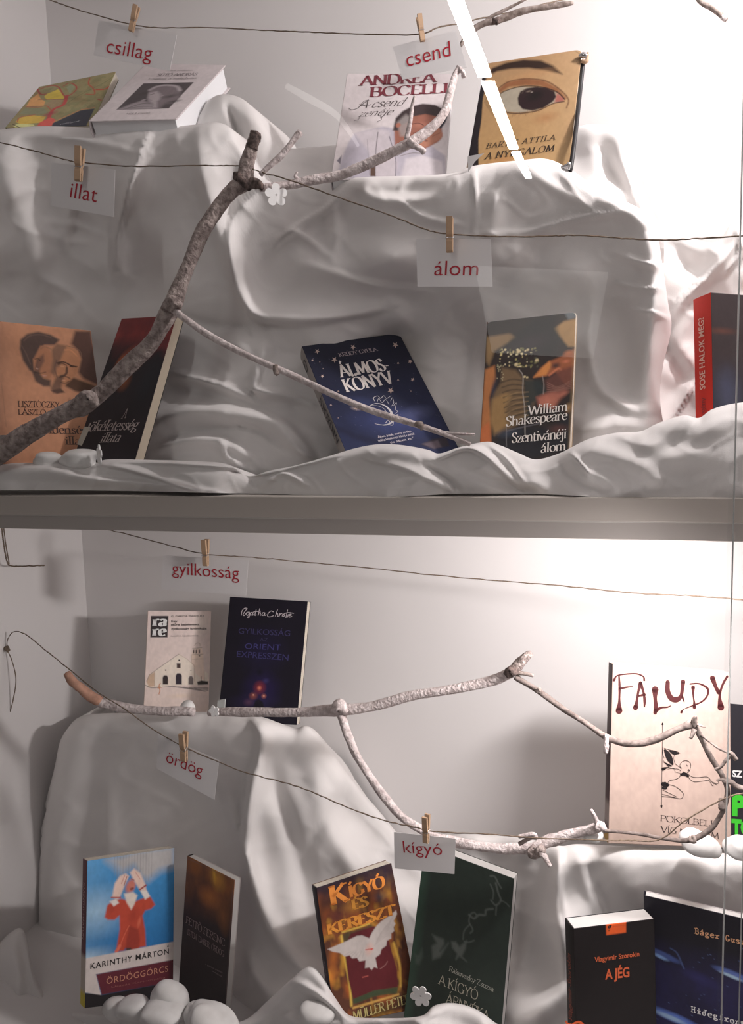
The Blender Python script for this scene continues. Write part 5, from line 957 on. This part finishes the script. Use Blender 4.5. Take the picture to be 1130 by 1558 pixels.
# 19 navy sea book
b = Book(POSE['bager'], [(979, 1362), (1190, 1412), (1178, 1655), (984, 1592)], .010, 'large dark blue book with pale blue wave streaks and typewriter lettering', gain=2.0, crop=(840, 1330, 3.897), base='#14121a', spine='#14121a', back='#9a9496', pages=M_pagesm, step=.0013)
nn = b.noise(6, 51); b.mix(np.clip((b.v-.22)*5, 0, 1)*np.clip(1.3-nn, 0, 1), '#1e1c3c'); b.blob(660, 480, 120, 34, '#3c4c80', .5, .9, -.25); b.blob(640, 490, 60, 20, '#6f8cbc', .6, .9, -.25); b.blob(1080, 600, 140, 38, '#4a5c94', .5, .9, -.2); b.blob(1060, 605, 80, 18, '#8ea6cc', .6, .9, -.2); b.blob(720, 850, 190, 50, '#4a62a4', .5, .9, -.15); b.blob(700, 850, 120, 28, '#86a0d0', .6, .8, -.15); b.blob(880, 620, 140, 60, '#2a2858', 1, .6, -.2)
rs = np.random.RandomState(4)
for i in range(40): b.blob(600+rs.rand()*540, 440+rs.rand()*440, 5+rs.rand()*5, 3, '#5c70a0', .9, .6)
b.line([(700, 440), (740, 470), (780, 560)], '#4a5c8c', 8, soft=5, a=.6); b.build()
def typed(bk, txt, p0, p1, h, col):
    n = len(txt)
    for i, ch in enumerate(txt):
        if ch == ' ': continue
        f0 = i/n; f1 = (i+.86)/n
        if ch in 'iíl1f,': f0 += .12/n; f1 -= .12/n
        q0 = (p0[0]+(p1[0]-p0[0])*f0, p0[1]+(p1[1]-p0[1])*f0); q1 = (p0[0]+(p1[0]-p0[0])*f1, p0[1]+(p1[1]-p0[1])*f1)
        bk.text(ch, q0, q1, h, col, thick=.17, thin=.14, serif=.22)
typed(b, 'Báger Gusztáv', (843, 350), (1240, 440), 34, '#c08a68'); typed(b, 'Hidegfront', (822, 815), (1150, 905), 36, '#c4c4cc')

# ------------------------------------------------------------------ STRINGS
def string(name, pp, r, lab, Y=None, seed=0):
    q = crom([(a, b_, c_) for a, b_, c_ in pp], 10); rs = np.random.RandomState(seed)
    pts = []; rad = []
    for i, (a, b_, c_) in enumerate(q):
        p = P(a, b_+rs.randn()*.25, c_); pts.append(p); rad.append(r*(1+.25*rs.rand()))
    V, Fc = tube(pts, rad, 6, .12, 2, True, seed)
    o = mk(name, V, Fc, M_string, None, True); tag(o, lab, 'string'); return o
string('string', [(60, -6, 1.16), (110, 12, 1.14), (150, 24, 1.13), (195, 36, 1.115), (240, 42, 1.12), (320, 42, 1.13), (400, 46, 1.13), (470, 49, 1.12), (560, 52, 1.10), (638, 52, 1.078), (665, 42, 1.08), (700, 35, 1.10), (760, 22, 1.13), (820, 8, 1.17), (880, -6, 1.22)], .0008, 'topmost jute string sagging across the upper compartment', seed=1)
string('string', [(-30, 214, .95), (0, 217, .95), (50, 229, .945), (100, 243, .942), (122, 247, .94), (200, 253, .945), (290, 252, .95), (340, 252, .955), (372, 253, .96), (398, 262, .96), (440, 274, .955), (520, 302, .95), (600, 330, .945), (650, 350, .942), (684, 356, .94), (760, 360, .94), (840, 359, .94), (880, 358, .94), (940, 362, .94), (1000, 365, .94), (1060, 363, .945), (1140, 358, .95), (1190, 355, .95), (1350, 345, .95), (1560, 330, .95)], .0008, 'jute string across the middle of the upper compartment, tied at the branch fork', seed=2)
string('string', [(150, 803, 1.20), (190, 812, 1.19), (250, 828, 1.17), (312, 843, 1.15), (370, 847, 1.17), (450, 854, 1.20), (560, 864, 1.21), (650, 874, 1.21), (750, 883, 1.21), (840, 890, 1.20), (910, 897, 1.19), (975, 903, 1.18), (1060, 907, 1.17), (1140, 913, 1.15), (1200, 916, 1.14), (1400, 930, 1.12), (1500, 938, 1.1)], .0008, 'long straight jute string at the top of the lower compartment', seed=3)
string('string', [(10, 988, 1.12), (12, 972, 1.12), (22, 961, 1.12), (40, 966, 1.115), (70, 990, 1.10), (105, 1018, 1.09), (150, 1054, 1.06), (190, 1079, 1.05), (230, 1108, 1.05), (279, 1136, 1.04), (330, 1158, 1.03), (372, 1175, 1.02), (430, 1190, 1.01), (470, 1203, 1.0), (520, 1225, .985), (580, 1247, .975), (630, 1258, .97), (660, 1265, .97), (740, 1269, .975), (820, 1275, .985), (900, 1278, .99), (960, 1279, .99), (1004, 1277, .99), (1040, 1250, .985), (1080, 1226, .985), (1110, 1212, .98), (1140, 1206, .98), (1300, 1185, .97), (1560, 1150, .96)], .0008, 'jute string slanting down across the lower compartment from the left wall', seed=4)
string('string', [(10, 988, 1.12), (18, 1005, 1.12), (24, 1030, 1.12), (22, 1055, 1.12), (13, 1088, 1.12), (12, 1050, 1.125), (8, 1015, 1.125), (6, 990, 1.125)], .0009, 'loose loop of string end hanging from the knot on the left wall', seed=5)
string('string', [(2, 798, 1.12), (6, 830, 1.12), (11, 855, 1.12), (18, 861, 1.125), (45, 861, 1.13), (68, 860, 1.14)], .0012, 'bent string end sticking out at the upper left of the lower compartment', seed=6)
string('string', [(5, 798, 1.115), (9, 830, 1.115), (14, 858, 1.115)], .001, 'second string strand hanging beside the bent string end', seed=7)
V, Fc = ptube([(4, 988, 1.125, 2.4), (9, 986, 1.12, 4), (13, 990, 1.115, 2.4)], 8, .3, 3, 8)
tag(mk('string_knot', V, Fc, M_string, None, True), 'small knot of string fixed to the left wall', 'knot')

# ------------------------------------------------------------------ CARDS AND CLOTHESPINS
RB = np.stack([[1, 0, 0], [0, 0, 1], [0, -1, 0]], 1).astype(float)
def card(word, q, Y, t0, t1, h, lab):
    O = P(sum(a for a, _ in q)/4, sum(b_ for _, b_ in q)/4, Y); pl = Plane(O, RB)
    e = empty('word_card', O, RB); tag(e, lab, 'card', 'word cards pegged to the strings')
    L = np.array([pl.xy(*c) for c in q]); n = 8; vs = []
    for j in range(n+1):
        for i in range(n+1):
            u = i/n; v = j/n; p = (L[0]*(1-u)+L[1]*u)*(1-v)+(L[3]*(1-u)+L[2]*u)*v
            vs.append((*p, .0000))
    fs = [(j*(n+1)+i, (j+1)*(n+1)+i, (j+1)*(n+1)+i+1, j*(n+1)+i+1) for j in range(n) for i in range(n)]
    k = len(vs); vs += [(x, y, -.0004) for x, y, z in vs]; fs += [tuple(i+k for i in reversed(f)) for f in fs]
    ring = [i for i in range(n+1)]+[j*(n+1)+n for j in range(1, n+1)]+[n*(n+1)+i for i in range(n-1, -1, -1)]+[j*(n+1) for j in range(n-1, 0, -1)]
    fs += [(ring[i], ring[(i+1) % len(ring)], ring[(i+1) % len(ring)]+k, ring[i]+k) for i in range(len(ring))]
    mk('card_sheet', vs, fs, M_card, e)
    a = pl.xy(*t0); b_ = pl.xy(*t1); hh = h*(W2C @ O)[2]/F
    V, Fc, wd = sans_text(word, bold=-.004); x0, x1 = V[:, 0].min(), V[:, 0].max(); d = b_-a; Ld = np.linalg.norm(d); ex = d/Ld; ey = np.array([-ex[1], ex[0]])
    Wp = a+np.outer((V[:, 0]-x0)/(x1-x0)*Ld, ex)+np.outer(V[:, 1]*hh, ey)
    o = mk('word_lettering', np.hstack([Wp, np.full((len(Wp), 1), .0005)]), Fc, M_red, e); o['label'] = 'red printed word ' + word
    return e
card('csillag', [(150, 31), (269, 53), (258, 108), (142, 84)], 1.118, (161, 80), (230, 92), 22, 'card reading csillag, pegged to the topmost string above the white book')
card('csend', [(597, 71), (693, 46), (710, 102), (612, 121)], 1.08, (619, 102), (686, 85), 23, 'card reading csend, pegged to the topmost string above the singer cover')
card('illat', [(78, 247), (175, 258), (173, 330), (78, 313)], .944, (106, 300), (147, 308), 23, 'card reading illat, pegged below the left upper level')
card('álom', [(633, 363), (746, 363), (749, 436), (635, 436)], .944, (660, 419), (727, 419), 23, 'card reading álom, pegged at the middle of the upper compartment')
card('gyilkosság', [(248, 845), (378, 852), (374, 906), (245, 897)], 1.155, (262, 873), (364, 881), 20, 'card reading gyilkosság, pegged above the church paperback')
card('ördög', [(240, 1117), (333, 1157), (326, 1217), (238, 1169)], 1.045, (252, 1159), (307, 1181), 20, 'tilted card reading ördög, pegged in front of the tall draped box')
card('kígyó', [(599, 1266), (693, 1276), (691, 1330), (600, 1321)], .975, (614, 1297), (673, 1301), 20, 'card reading kígyó, pegged above the dove cover')
def clothespin():
    e = empty('clothespin', (0, 0, 0))
    L = 1.0
    def half(sgn):
        prof = [(-.5, .02), (-.5, .055), (-.46, .085), (-.2, .10), (-.13, .085), (-.09, .055), (-.05, .085), (.0, .12), (.10, .14), (.5, .175), (.5, .085), (.05, .02), (0, .035), (-.05, .02), (-.25, .012), (-.30, .03), (-.36, .012)]
        # prof: (z, depth) ; width along x
        vs = []; n = len(prof)
        for x in (-.095, .095): vs += [(x, -sgn*d, z) for z, d in prof]
        fs = [tuple(range(n)), tuple(range(2*n-1, n-1, -1))]+[(i, n+i, n+(i+1) % n, (i+1) % n) for i in range(n)]
        return mk('pin_half', vs, fs, M_pin, e)
    half(1); half(-1)
    th = np.linspace(0, 4*math.pi, 30); pts = [(-.10+.20*i/29, .036*math.cos(t), -.0+.036*math.sin(t)) for i, t in enumerate(th)]
    pts = [(-.11, -.10, -.10), (-.105, -.02, -.03)]+pts+[(.105, -.02, -.03), (.11, -.10, -.10), (.06, -.108, -.095), (-.06, -.108, -.095), (-.11, -.10, -.10)]
    V, Fc = tube(pts, [.012]*len(pts), 6, 0, 2); mk('spring', V, Fc, M_metal, e, True)
    return e
PIN = clothespin(); kids = list(PIN.children); first = True
for (x0, y0, x1, y1, Y, yaw, lab) in (
    (208, 9, 199, 48, 1.105, -22, 'clothespin holding the csillag card'), (637, 24, 643, 63, 1.066, 12, 'clothespin holding the csend card'),
    (122, 224, 119, 276, .930, -28, 'clothespin holding the illat card'), (684, 331, 684, 384, .930, -6, 'clothespin holding the álom card'),
    (312, 821, 313, 861, 1.142, -30, 'clothespin holding the gyilkosság card'), (279, 1115, 280, 1158, 1.032, -34, 'clothespin holding the ördög card'), (648, 1241, 648, 1282, .962, -24, 'clothespin holding the kígyó card')):
    A = P(x0, y0, Y); B_ = P(x1, y1, Y); Lp = np.linalg.norm(A-B_); c_ = (A+B_)/2
    if first: e = PIN; first = False
    else:
        e = PIN.copy(); C.objects.link(e)
        for ch in kids: d = ch.copy(); C.objects.link(d); d.parent = e
    z = nrm(A-B_); tilt = math.atan2(z[0], z[2])
    view = math.degrees(math.atan2(c_[0], c_[1]))
    e.matrix_world = Matrix.Translation(Vector(c_)) @ Matrix.Rotation(tilt, 4, 'Y') @ Matrix.Rotation(math.radians(yaw+(-view)), 4, 'Z') @ Matrix.Scale(Lp, 4)
    tag(e, lab, 'clothespin', 'clothespins on the strings')

# ------------------------------------------------------------------ BRANCHES
def branch(name, lab, parts):
    e = None
    for i, (nm, pp, mat, ro, pl_) in enumerate(parts):
        V, Fc = ptube(pp, 12, ro, 6, i+3)
        if e is None:
            o0 = P(*pp[0][:3]); e = empty(name, o0); tag(e, lab, 'branch')
        V = [np.array(v)-o0 for v in V]
        o = mk(nm, V, Fc, mat, e, True)
        if pl_: o['label'] = pl_
    return e
branch('branch', 'thick grey forked branch rising from the lower left corner of the upper compartment', [
 ('stem', [(-40, 712, .90, 17), (0, 690, .905, 15), (50, 655, .91, 15), (100, 628, .915, 13.5), (128, 615, .92, 15), (150, 600, .92, 13), (200, 552, .93, 12.5), (235, 515, .935, 12), (258, 472, .94, 14), (280, 420, .945, 10.5), (300, 370, .95, 11.5), (325, 325, .955, 10.5), (352, 292, .96, 11.5), (372, 276, .965, 13)], M_bark, .10, None),
 ('stub', [(372, 276, .965, 13), (377, 245, .963, 10.5), (383, 222, .961, 9.5), (389, 203, .96, 8.5)], M_bark, .12, 'sawn-off upper stub'),
 ('stub_tip', [(383, 226, .960, 9), (387, 212, .959, 9.4), (390, 201, .958, 7.5)], M_barkd, .16, 'dark bark at the stub tip'),
 ('knot', [(359, 264, .958, 5), (364, 272, .956, 7), (378, 281, .955, 8), (390, 279, .955, 7), (400, 287, .958, 4.5)], M_barkd, .35, 'rough dark knot at the fork'),
 ('twig', [(396, 266, .962, 4), (415, 248, .965, 4.5), (432, 232, .968, 4.6), (444, 216, .97, 4.6), (457, 201, .972, 5)], M_barkw, .15, None),
 ('side_branch', [(395, 285, .968, 6), (430, 283, .98, 6.5), (470, 275, .99, 7), (510, 268, 1.0, 7.5), (550, 254, 1.0, 7.5), (595, 232, 1.0, 7.5), (622, 218, 1.0, 8), (650, 200, 1.01, 7.5), (675, 172, 1.02, 6.8), (685, 140, 1.035, 6), (692, 115, 1.05, 5), (698, 104, 1.055, 4.5)], M_barkw, .10, 'pale side branch'),
 ('twig', [(618, 212, 1.0, 4), (624, 185, .998, 3.2), (627, 160, .995, 2.8), (631, 146, .993, 2)], M_barkw, .10, None),
 ('twig', [(622, 216, .995, 6), (635, 224, .99, 5), (645, 231, .985, 4)], M_barkw, .25, None),
 ('twig', [(695, 104, 1.055, 4), (704, 110, 1.05, 3.5), (706, 118, 1.05, 3)], M_barkw, .35, None),
 ('twig', [(452, 272, .985, 3), (449, 268, .98, 2.5), (452, 262, .98, 2)], M_barkw, .2, None),
 ('side_branch', [(262, 468, .935, 7), (275, 480, .925, 5.5), (310, 505, .917, 5.2), (360, 533, .912, 5), (420, 560, .908, 5), (470, 583, .905, 5), (530, 611, .903, 5.2), (590, 633, .90, 5), (640, 648, .90, 4.6), (680, 662, .90, 4.2), (715, 676, .90, 3.6)], M_barkw, .10, 'long thin side branch crossing the navy book'),
 ('twig', [(645, 648, .90, 3.4), (670, 657, .90, 2.6), (695, 660, .90, 2.2), (722, 661, .90, 1.8)], M_barkw, .10, None),
 ('knot', [(418, 556, .904, 4), (420, 566, .902, 4.5), (423, 570, .902, 2.5)], M_barkt, .3, None),
 ('knot', [(632, 644, .897, 4), (640, 648, .896, 5), (642, 654, .896, 2.5)], M_barkt, .3, None),
 ('knot', [(115, 618, .905, 7), (128, 608, .902, 10), (138, 602, .902, 8), (146, 618, .905, 6)], M_bark, .4, 'knot with flaking bark'),
 ('knot', [(250, 466, .927, 7), (262, 462, .924, 10), (276, 465, .926, 5)], M_bark, .3, 'knot where the thin side branch leaves'),
])
branch('branch', 'arched twig end behind the lamp reflection at the top', [
 ('stem', [(700, 70, 1.12, 3), (712, 52, 1.12, 4), (735, 36, 1.12, 4.5), (755, 32, 1.12, 5), (785, 20, 1.12, 5), (820, 12, 1.12, 4.5), (850, 8, 1.12, 4), (872, 4, 1.12, 3)], M_barkt, .12, None),
 ('twig', [(735, 36, 1.12, 3), (750, 24, 1.12, 2.4), (790, 4, 1.12, 2), (820, -12, 1.12, 1.5)], M_barkt, .12, None),
 ('knot', [(750, 33, 1.112, 4), (755, 32, 1.11, 5.5), (760, 30, 1.112, 3)], M_barkd, .3, None)])
branch('branch', 'curved dark twig tip at the top right corner', [
 ('stem', [(1050, -20, 1.15, 4), (1066, 2, 1.15, 4.2), (1084, 13, 1.15, 4), (1100, 26, 1.15, 4), (1106, 29, 1.15, 4)], M_barkt, .10, None), ('knot', [(1098, 25, 1.145, 4.5), (1104, 28, 1.145, 5)], M_barkw, .25, None)])
branch('branch', 'whitewashed branch with a bare orange end, lying at the left on the tall box', [
 ('stem', [(150, 1068, 1.055, 7.5), (180, 1075, 1.06, 7.5), (215, 1080, 1.065, 7), (260, 1082, 1.07, 7), (295, 1083, 1.075, 6.6)], M_barkw, .12, None),
 ('bare_end', [(101, 1024, 1.03, 5), (112, 1038, 1.035, 7), (130, 1053, 1.045, 7.5), (152, 1068, 1.055, 7.8)], M_bare, .14, 'bare orange-brown end without bark')])
branch('branch', 'long forked whitewashed branch reaching from the tall box across the lower compartment', [
 ('stem', [(318, 1084, 1.08, 5.5), (360, 1083, 1.075, 7), (410, 1084, 1.07, 7.2), (470, 1083, 1.065, 7.2), (515, 1080, 1.06, 9.5), (560, 1076, 1.06, 7.5), (620, 1060, 1.06, 7.5), (680, 1050, 1.06, 7.5), (740, 1038, 1.06, 7.5), (778, 1023, 1.06, 8.5)], M_barkw, .11, None),
 ('stub', [(778, 1023, 1.06, 8), (790, 1010, 1.06, 8), (800, 999, 1.06, 7), (808, 994, 1.06, 4.5)], M_bark, .14, None),
 ('twig', [(784, 1024, 1.055, 4), (798, 1025, 1.052, 3), (811, 1028, 1.05, 2.6)], M_barkt, .12, None),
 ('knot', [(772, 1028, 1.052, 6), (778, 1018, 1.05, 7), (784, 1026, 1.05, 6)], M_barkd, .3, 'dark knot at the fork'),
 ('knot', [(506, 1080, 1.052, 7), (516, 1074, 1.05, 9), (524, 1084, 1.052, 7)], M_barkw, .3, None),
 ('side_branch', [(518, 1086, 1.06, 7.5), (528, 1115, 1.05, 6.5), (540, 1145, 1.04, 6.2), (560, 1178, 1.025, 6), (585, 1213, 1.01, 6.5), (608, 1240, 1.0, 6.5), (640, 1262, .995, 6.5), (680, 1282, 1.0, 6)], M_barkw, .11, 'thick side branch curving down behind the kígyó card'),
 ('side_branch', [(784, 1030, 1.055, 4.7), (800, 1040, 1.05, 4.1), (820, 1052, 1.045, 4.6), (850, 1074, 1.035, 4.3), (890, 1100, 1.02, 4.3), (920, 1120, 1.01, 4.6), (945, 1130, 1.005, 5.2), (975, 1131, 1.0, 5.3), (1005, 1122, 1.0, 5.3), (1035, 1108, 1.0, 5.2), (1052, 1103, 1.0, 6.5), (1062, 1115, 1.0, 4.7), (1080, 1150, 1.0, 4.3), (1098, 1180, 1.0, 4.0), (1106, 1200, 1.0, 4.0), (1104, 1220, 1.0, 3.6), (1096, 1240, 1.0, 3.6), (1080, 1262, 1.0, 4.0), (1050, 1278, 1.0, 3.8), (1010, 1276, 1.0, 2.9), (980, 1270, 1.0, 2.6), (945, 1266, .998, 2.4), (918, 1264, .996, 2.6)], M_barkl, .10, 'thin side branch looping round in front of the devil drawing'),
 ('twig', [(922, 1118, 1.005, 4), (922, 1132, 1.0, 4), (921, 1146, 1.0, 3)], M_barkw, .2, None), ('twig', [(818, 1052, 1.04, 4), (821, 1048, 1.038, 3)], M_barkt, .2, None),
 ('twig', [(1056, 1104, .998, 5), (1056, 1096, .996, 4), (1058, 1089, .995, 2.5)], M_barkl, .2, None), ('twig', [(1056, 1110, .996, 4), (1053, 1118, .993, 3), (1050, 1124, .992, 2.4)], M_barkl, .15, None), ('twig', [(1060, 1102, .995, 2), (1068, 1105, .994, 1.2), (1073, 1106, .994, .8)], M_barkt, .1, None),
 ('twig', [(1066, 1118, .996, 2.2), (1078, 1128, .993, 1.6), (1092, 1138, .992, 1.6), (1106, 1145, .99, 1.8), (1112, 1146, .99, 3), (1120, 1156, .99, 3.2)], M_barkl, .15, None), ('twig', [(1114, 1146, .99, 3), (1104, 1157, .99, 2.6), (1096, 1167, .99, 2.4), (1088, 1171, .992, 2.2)], M_barkl, .1, None),
 ('twig', [(1100, 1188, .996, 4), (1112, 1190, .994, 4), (1122, 1197, .992, 4.2), (1145, 1204, .99, 4)], M_barkl, .12, None), ('twig', [(1102, 1187, .996, 3), (1096, 1186, .994, 2), (1090, 1188, .993, 1.6)], M_barkt, .15, None),
 ('twig', [(1096, 1215, .998, 3), (1098, 1228, .996, 5), (1100, 1233, .995, 2.4)], M_barkl, .3, None), ('knot', [(1048, 1276, .997, 4.5), (1054, 1278, .995, 5), (1056, 1272, .995, 3)], M_barkt, .3, None)])
branch('branch', 'rough pale branch piece lying from the kígyó card to the devil book', [
 ('stem', [(665, 1272, 1.01, 4), (690, 1280, 1.01, 7), (730, 1288, 1.01, 7.5), (770, 1291, 1.01, 7.5), (805, 1291, 1.01, 8), (832, 1281, 1.01, 9), (860, 1272, 1.01, 8), (890, 1264, 1.01, 7.5), (912, 1259, 1.01, 7)], M_barkw, .16, None),
 ('knot', [(805, 1292, 1.0, 8), (815, 1298, .998, 8), (826, 1290, .998, 8)], M_bark, .35, 'dark rough knot'),
 ('twig', [(819, 1294, .997, 6), (828, 1303, .992, 4.5), (832, 1310, .99, 4), (837, 1318, .988, 3)], M_barkw, .12, None), ('twig', [(790, 1284, 1.0, 3), (800, 1278, .998, 3.2), (812, 1273, .996, 3)], M_bark, .12, None), ('twig', [(789, 1273, .996, 3), (800, 1271, .995, 3), (812, 1270, .995, 4), (816, 1276, .996, 2.4)], M_barkw, .15, None),
 ('twig', [(910, 1258, 1.005, 5), (905, 1244, 1.0, 3.6), (899, 1232, .998, 2.4)], M_barkw, .1, None), ('knot', [(906, 1256, 1.0, 6), (914, 1258, 1.0, 7.5), (922, 1264, 1.0, 4)], M_barkw, .3, None)])

# ------------------------------------------------------------------ PEBBLES, FLOWERS, SMALL THINGS
import bmesh
def pebble(px, py, Y, rx, ry, lab, seed, group, ang=0.):
    bm = bmesh.new(); bmesh.ops.create_icosphere(bm, subdivisions=4, radius=1); rs = np.random.RandomState(seed)
    A = rs.randn(5, 3); ph = rs.rand(5)*6.28
    p0 = P(px, py, Y); a = pxr(rx, p0); c_ = pxr(ry, p0)
    for v in bm.verts:
        d = np.array(v.co); f = 1+.10*sum(math.sin(A[i]@d*1.9+ph[i]) for i in range(5))/1.5
        d = d*f; sgn = np.sign(d); d = sgn*np.abs(d)**.86
        x, z = d[0]*a, d[2]*c_; v.co = (x*math.cos(ang)-z*math.sin(ang), d[1]*a*.8, x*math.sin(ang)+z*math.cos(ang))
    me = bpy.data.meshes.new('pebble'); bm.to_mesh(me); bm.free(); me.materials.append(M_stone)
    for p in me.polygons: p.use_smooth = True
    o = bpy.data.objects.new('pebble', me); C.objects.link(o); o.location = p0; tag(o, lab, 'pebble', group)
GU, GL = 'white pebbles in the upper compartment', 'white pebbles in the lower compartment'
pebble(72, 700, .945, 21, 12, 'smaller oval pebble at the foot of the orange book, under the thick branch', 1, GU)
pebble(120, 698, .945, 29, 15, 'larger flat pebble below the black and red book', 2, GU)
pebble(176, 1535, .945, 22, 14, 'leftmost low pebble of the heap below the blue puppet book', 3, GL)
pebble(204, 1534, .935, 27, 17, 'rounded pebble left of centre in the heap below the blue puppet book', 4, GL, .2)
pebble(258, 1517, .95, 29, 19, 'highest pebble of the heap, against the brown book', 5, GL, -.3)
pebble(246, 1542, .925, 33, 15, 'broad front pebble of the heap below the puppet book', 6, GL)
pebble(302, 1544, .94, 24, 15, 'small pebble at the foot of the brown book', 7, GL, -.4)
pebble(322, 1556, .92, 40, 17, 'large front right pebble of the heap, cut by the bottom edge', 8, GL, -.3)
pebble(480, 1545, .925, 26, 17, 'half-buried pebble on the cloth left of the dove book', 9, GL)
pebble(285, 1076, 1.12, 11, 10, 'small pale pebble behind the branch in front of the church paperback', 10, GL)
pebble(1060, 1281, 1.03, 33, 15, 'jagged white pebble in front of the devil book', 11, GL, -.35)
pebble(1128, 1290, 1.03, 26, 14, 'white pebble at the foot of the black and green book', 12, GL)
pebble(903, 1271, 1.02, 16, 9, 'white pebble beside the spine of the devil book', 13, GL, -.2)
def flower(px, py, Y, r, lab, n=5, rot_=0., tilt=(0, 0, 0)):
    p0 = P(px, py, Y); R = pxr(r, p0); vs = []; K_ = n*14
    for z in (0, .0016):
        for i in range(K_):
            t = 2*math.pi*i/K_; f = .42+.58*abs(math.cos(n*(t-rot_)/2))**.45; vs.append((R*f*math.cos(t), -z, R*f*math.sin(t)))
        for i in range(K_):
            t = 2*math.pi*i/K_; vs.append((R*.10*math.cos(t), -z, R*.10*math.sin(t)))
    fs = []
    for i in range(K_):
        j = (i+1) % K_; fs += [(i, j, K_+j, K_+i), (2*K_+j, 2*K_+i, 3*K_+i, 3*K_+j), (i, 2*K_+i, 2*K_+j, j), (K_+j, 3*K_+j, 3*K_+i, K_+i)]
    o = mk('felt_flower', vs, fs, M_felt); o.location = p0; o.rotation_euler = tilt; tag(o, lab, 'flower', 'white felt flowers'); return o
flower(420, 297, .952, 17.5, 'white five-petalled felt flower hanging at the fork of the thick branch', 5, .35, (0, 0, .55))
V, Fc = ptube([(428, 306, .955, 1.6), (434, 311, .953, 1.5), (438, 309, .952, 1.2)], 6, 0, 3); 
flower(640, 1515, .945, 17, 'white felt flower tucked between the dove book and the dark green book', 6, .2)
flower(152, 692, .93, 16, 'white felt flower seen edge on at the foot of the black and red book', 5, .2, (0, 0, -.72))
flower(326, 1082, 1.055, 9, 'small white felt flower where the two branches meet on the tall box', 5, .6)
# clear acrylic stands and clips
def acryl(name, lab, q, Y, th=.003, cat='stand', mat=None):
    a = [P(x, y, Y) for x, y in q]; m = MB(); n = len(a); o0 = a[0]
    vs = [p-o0 for p in a]+[p-o0+np.array([0, th, 0]) for p in a]
    m.add(vs, [tuple(range(n)), tuple(range(2*n-1, n-1, -1))]+[(i, n+i, n+(i+1) % n, (i+1) % n) for i in range(n)])
    o = m.build(name, mat or M_acryl); o.location = o0; tag(o, lab, cat); return o
acryl('acrylic_stand', 'clear acrylic stand lip in front of the orange book', [(0, 662), (29, 662), (31, 686), (0, 690)], .915)
acryl('acrylic_stand', 'grey clear tab at the lower left of the dark blue novel', [(331, 1066), (342, 1064), (341, 1079), (330, 1080)], 1.17, mat=pm('frosted_tab', (.55, .57, .56), .4))
acryl('paper_tab', 'small grey tab at the lower left corner of the eye cover', [(711, 238), (736, 233), (722, 246), (712, 262)], 1.03, .0005, 'tab', pm('grey_tab', (.55, .53, .53), .6))
acryl('paper_tab', 'narrow beige tab between the orange book and the black and red book', [(128, 649), (137, 650), (124, 678), (117, 676)], .935, .0005, 'tab', pm('beige_tab', (.62, .55, .46), .6))
e = empty('elastic_band', P(886, 92, 1.09)); tag(e, 'dark elastic band with metal clips down the right edge of the eye cover', 'band')
o0 = np.array(e.location)
def sub(nm, pp, mat, ro=0.):
    V, Fc = ptube(pp, 8, ro, 4); return mk(nm, [np.array(v)-o0 for v in V], Fc, mat, e, True)
sub('cord', [(887, 92, 1.112, 3.4), (882, 140, 1.10, 3.4), (876, 195, 1.06, 3.4), (869, 250, 1.03, 3.6), (866, 266, 1.03, 2.6)], M_black)
sub('clip', [(881, 86, 1.108, 3), (887, 84, 1.106, 4.6), (893, 85, 1.105, 2.6)], M_metal); sub('clip', [(884, 93, 1.106, 2.6), (892, 93, 1.105, 3.2), (894, 80, 1.106, 1.6)], M_pin); sub('clip', [(850, 257, 1.03, 2), (862, 252, 1.025, 3), (866, 249, 1.025, 3), (865, 258, 1.025, 2)], M_metal)
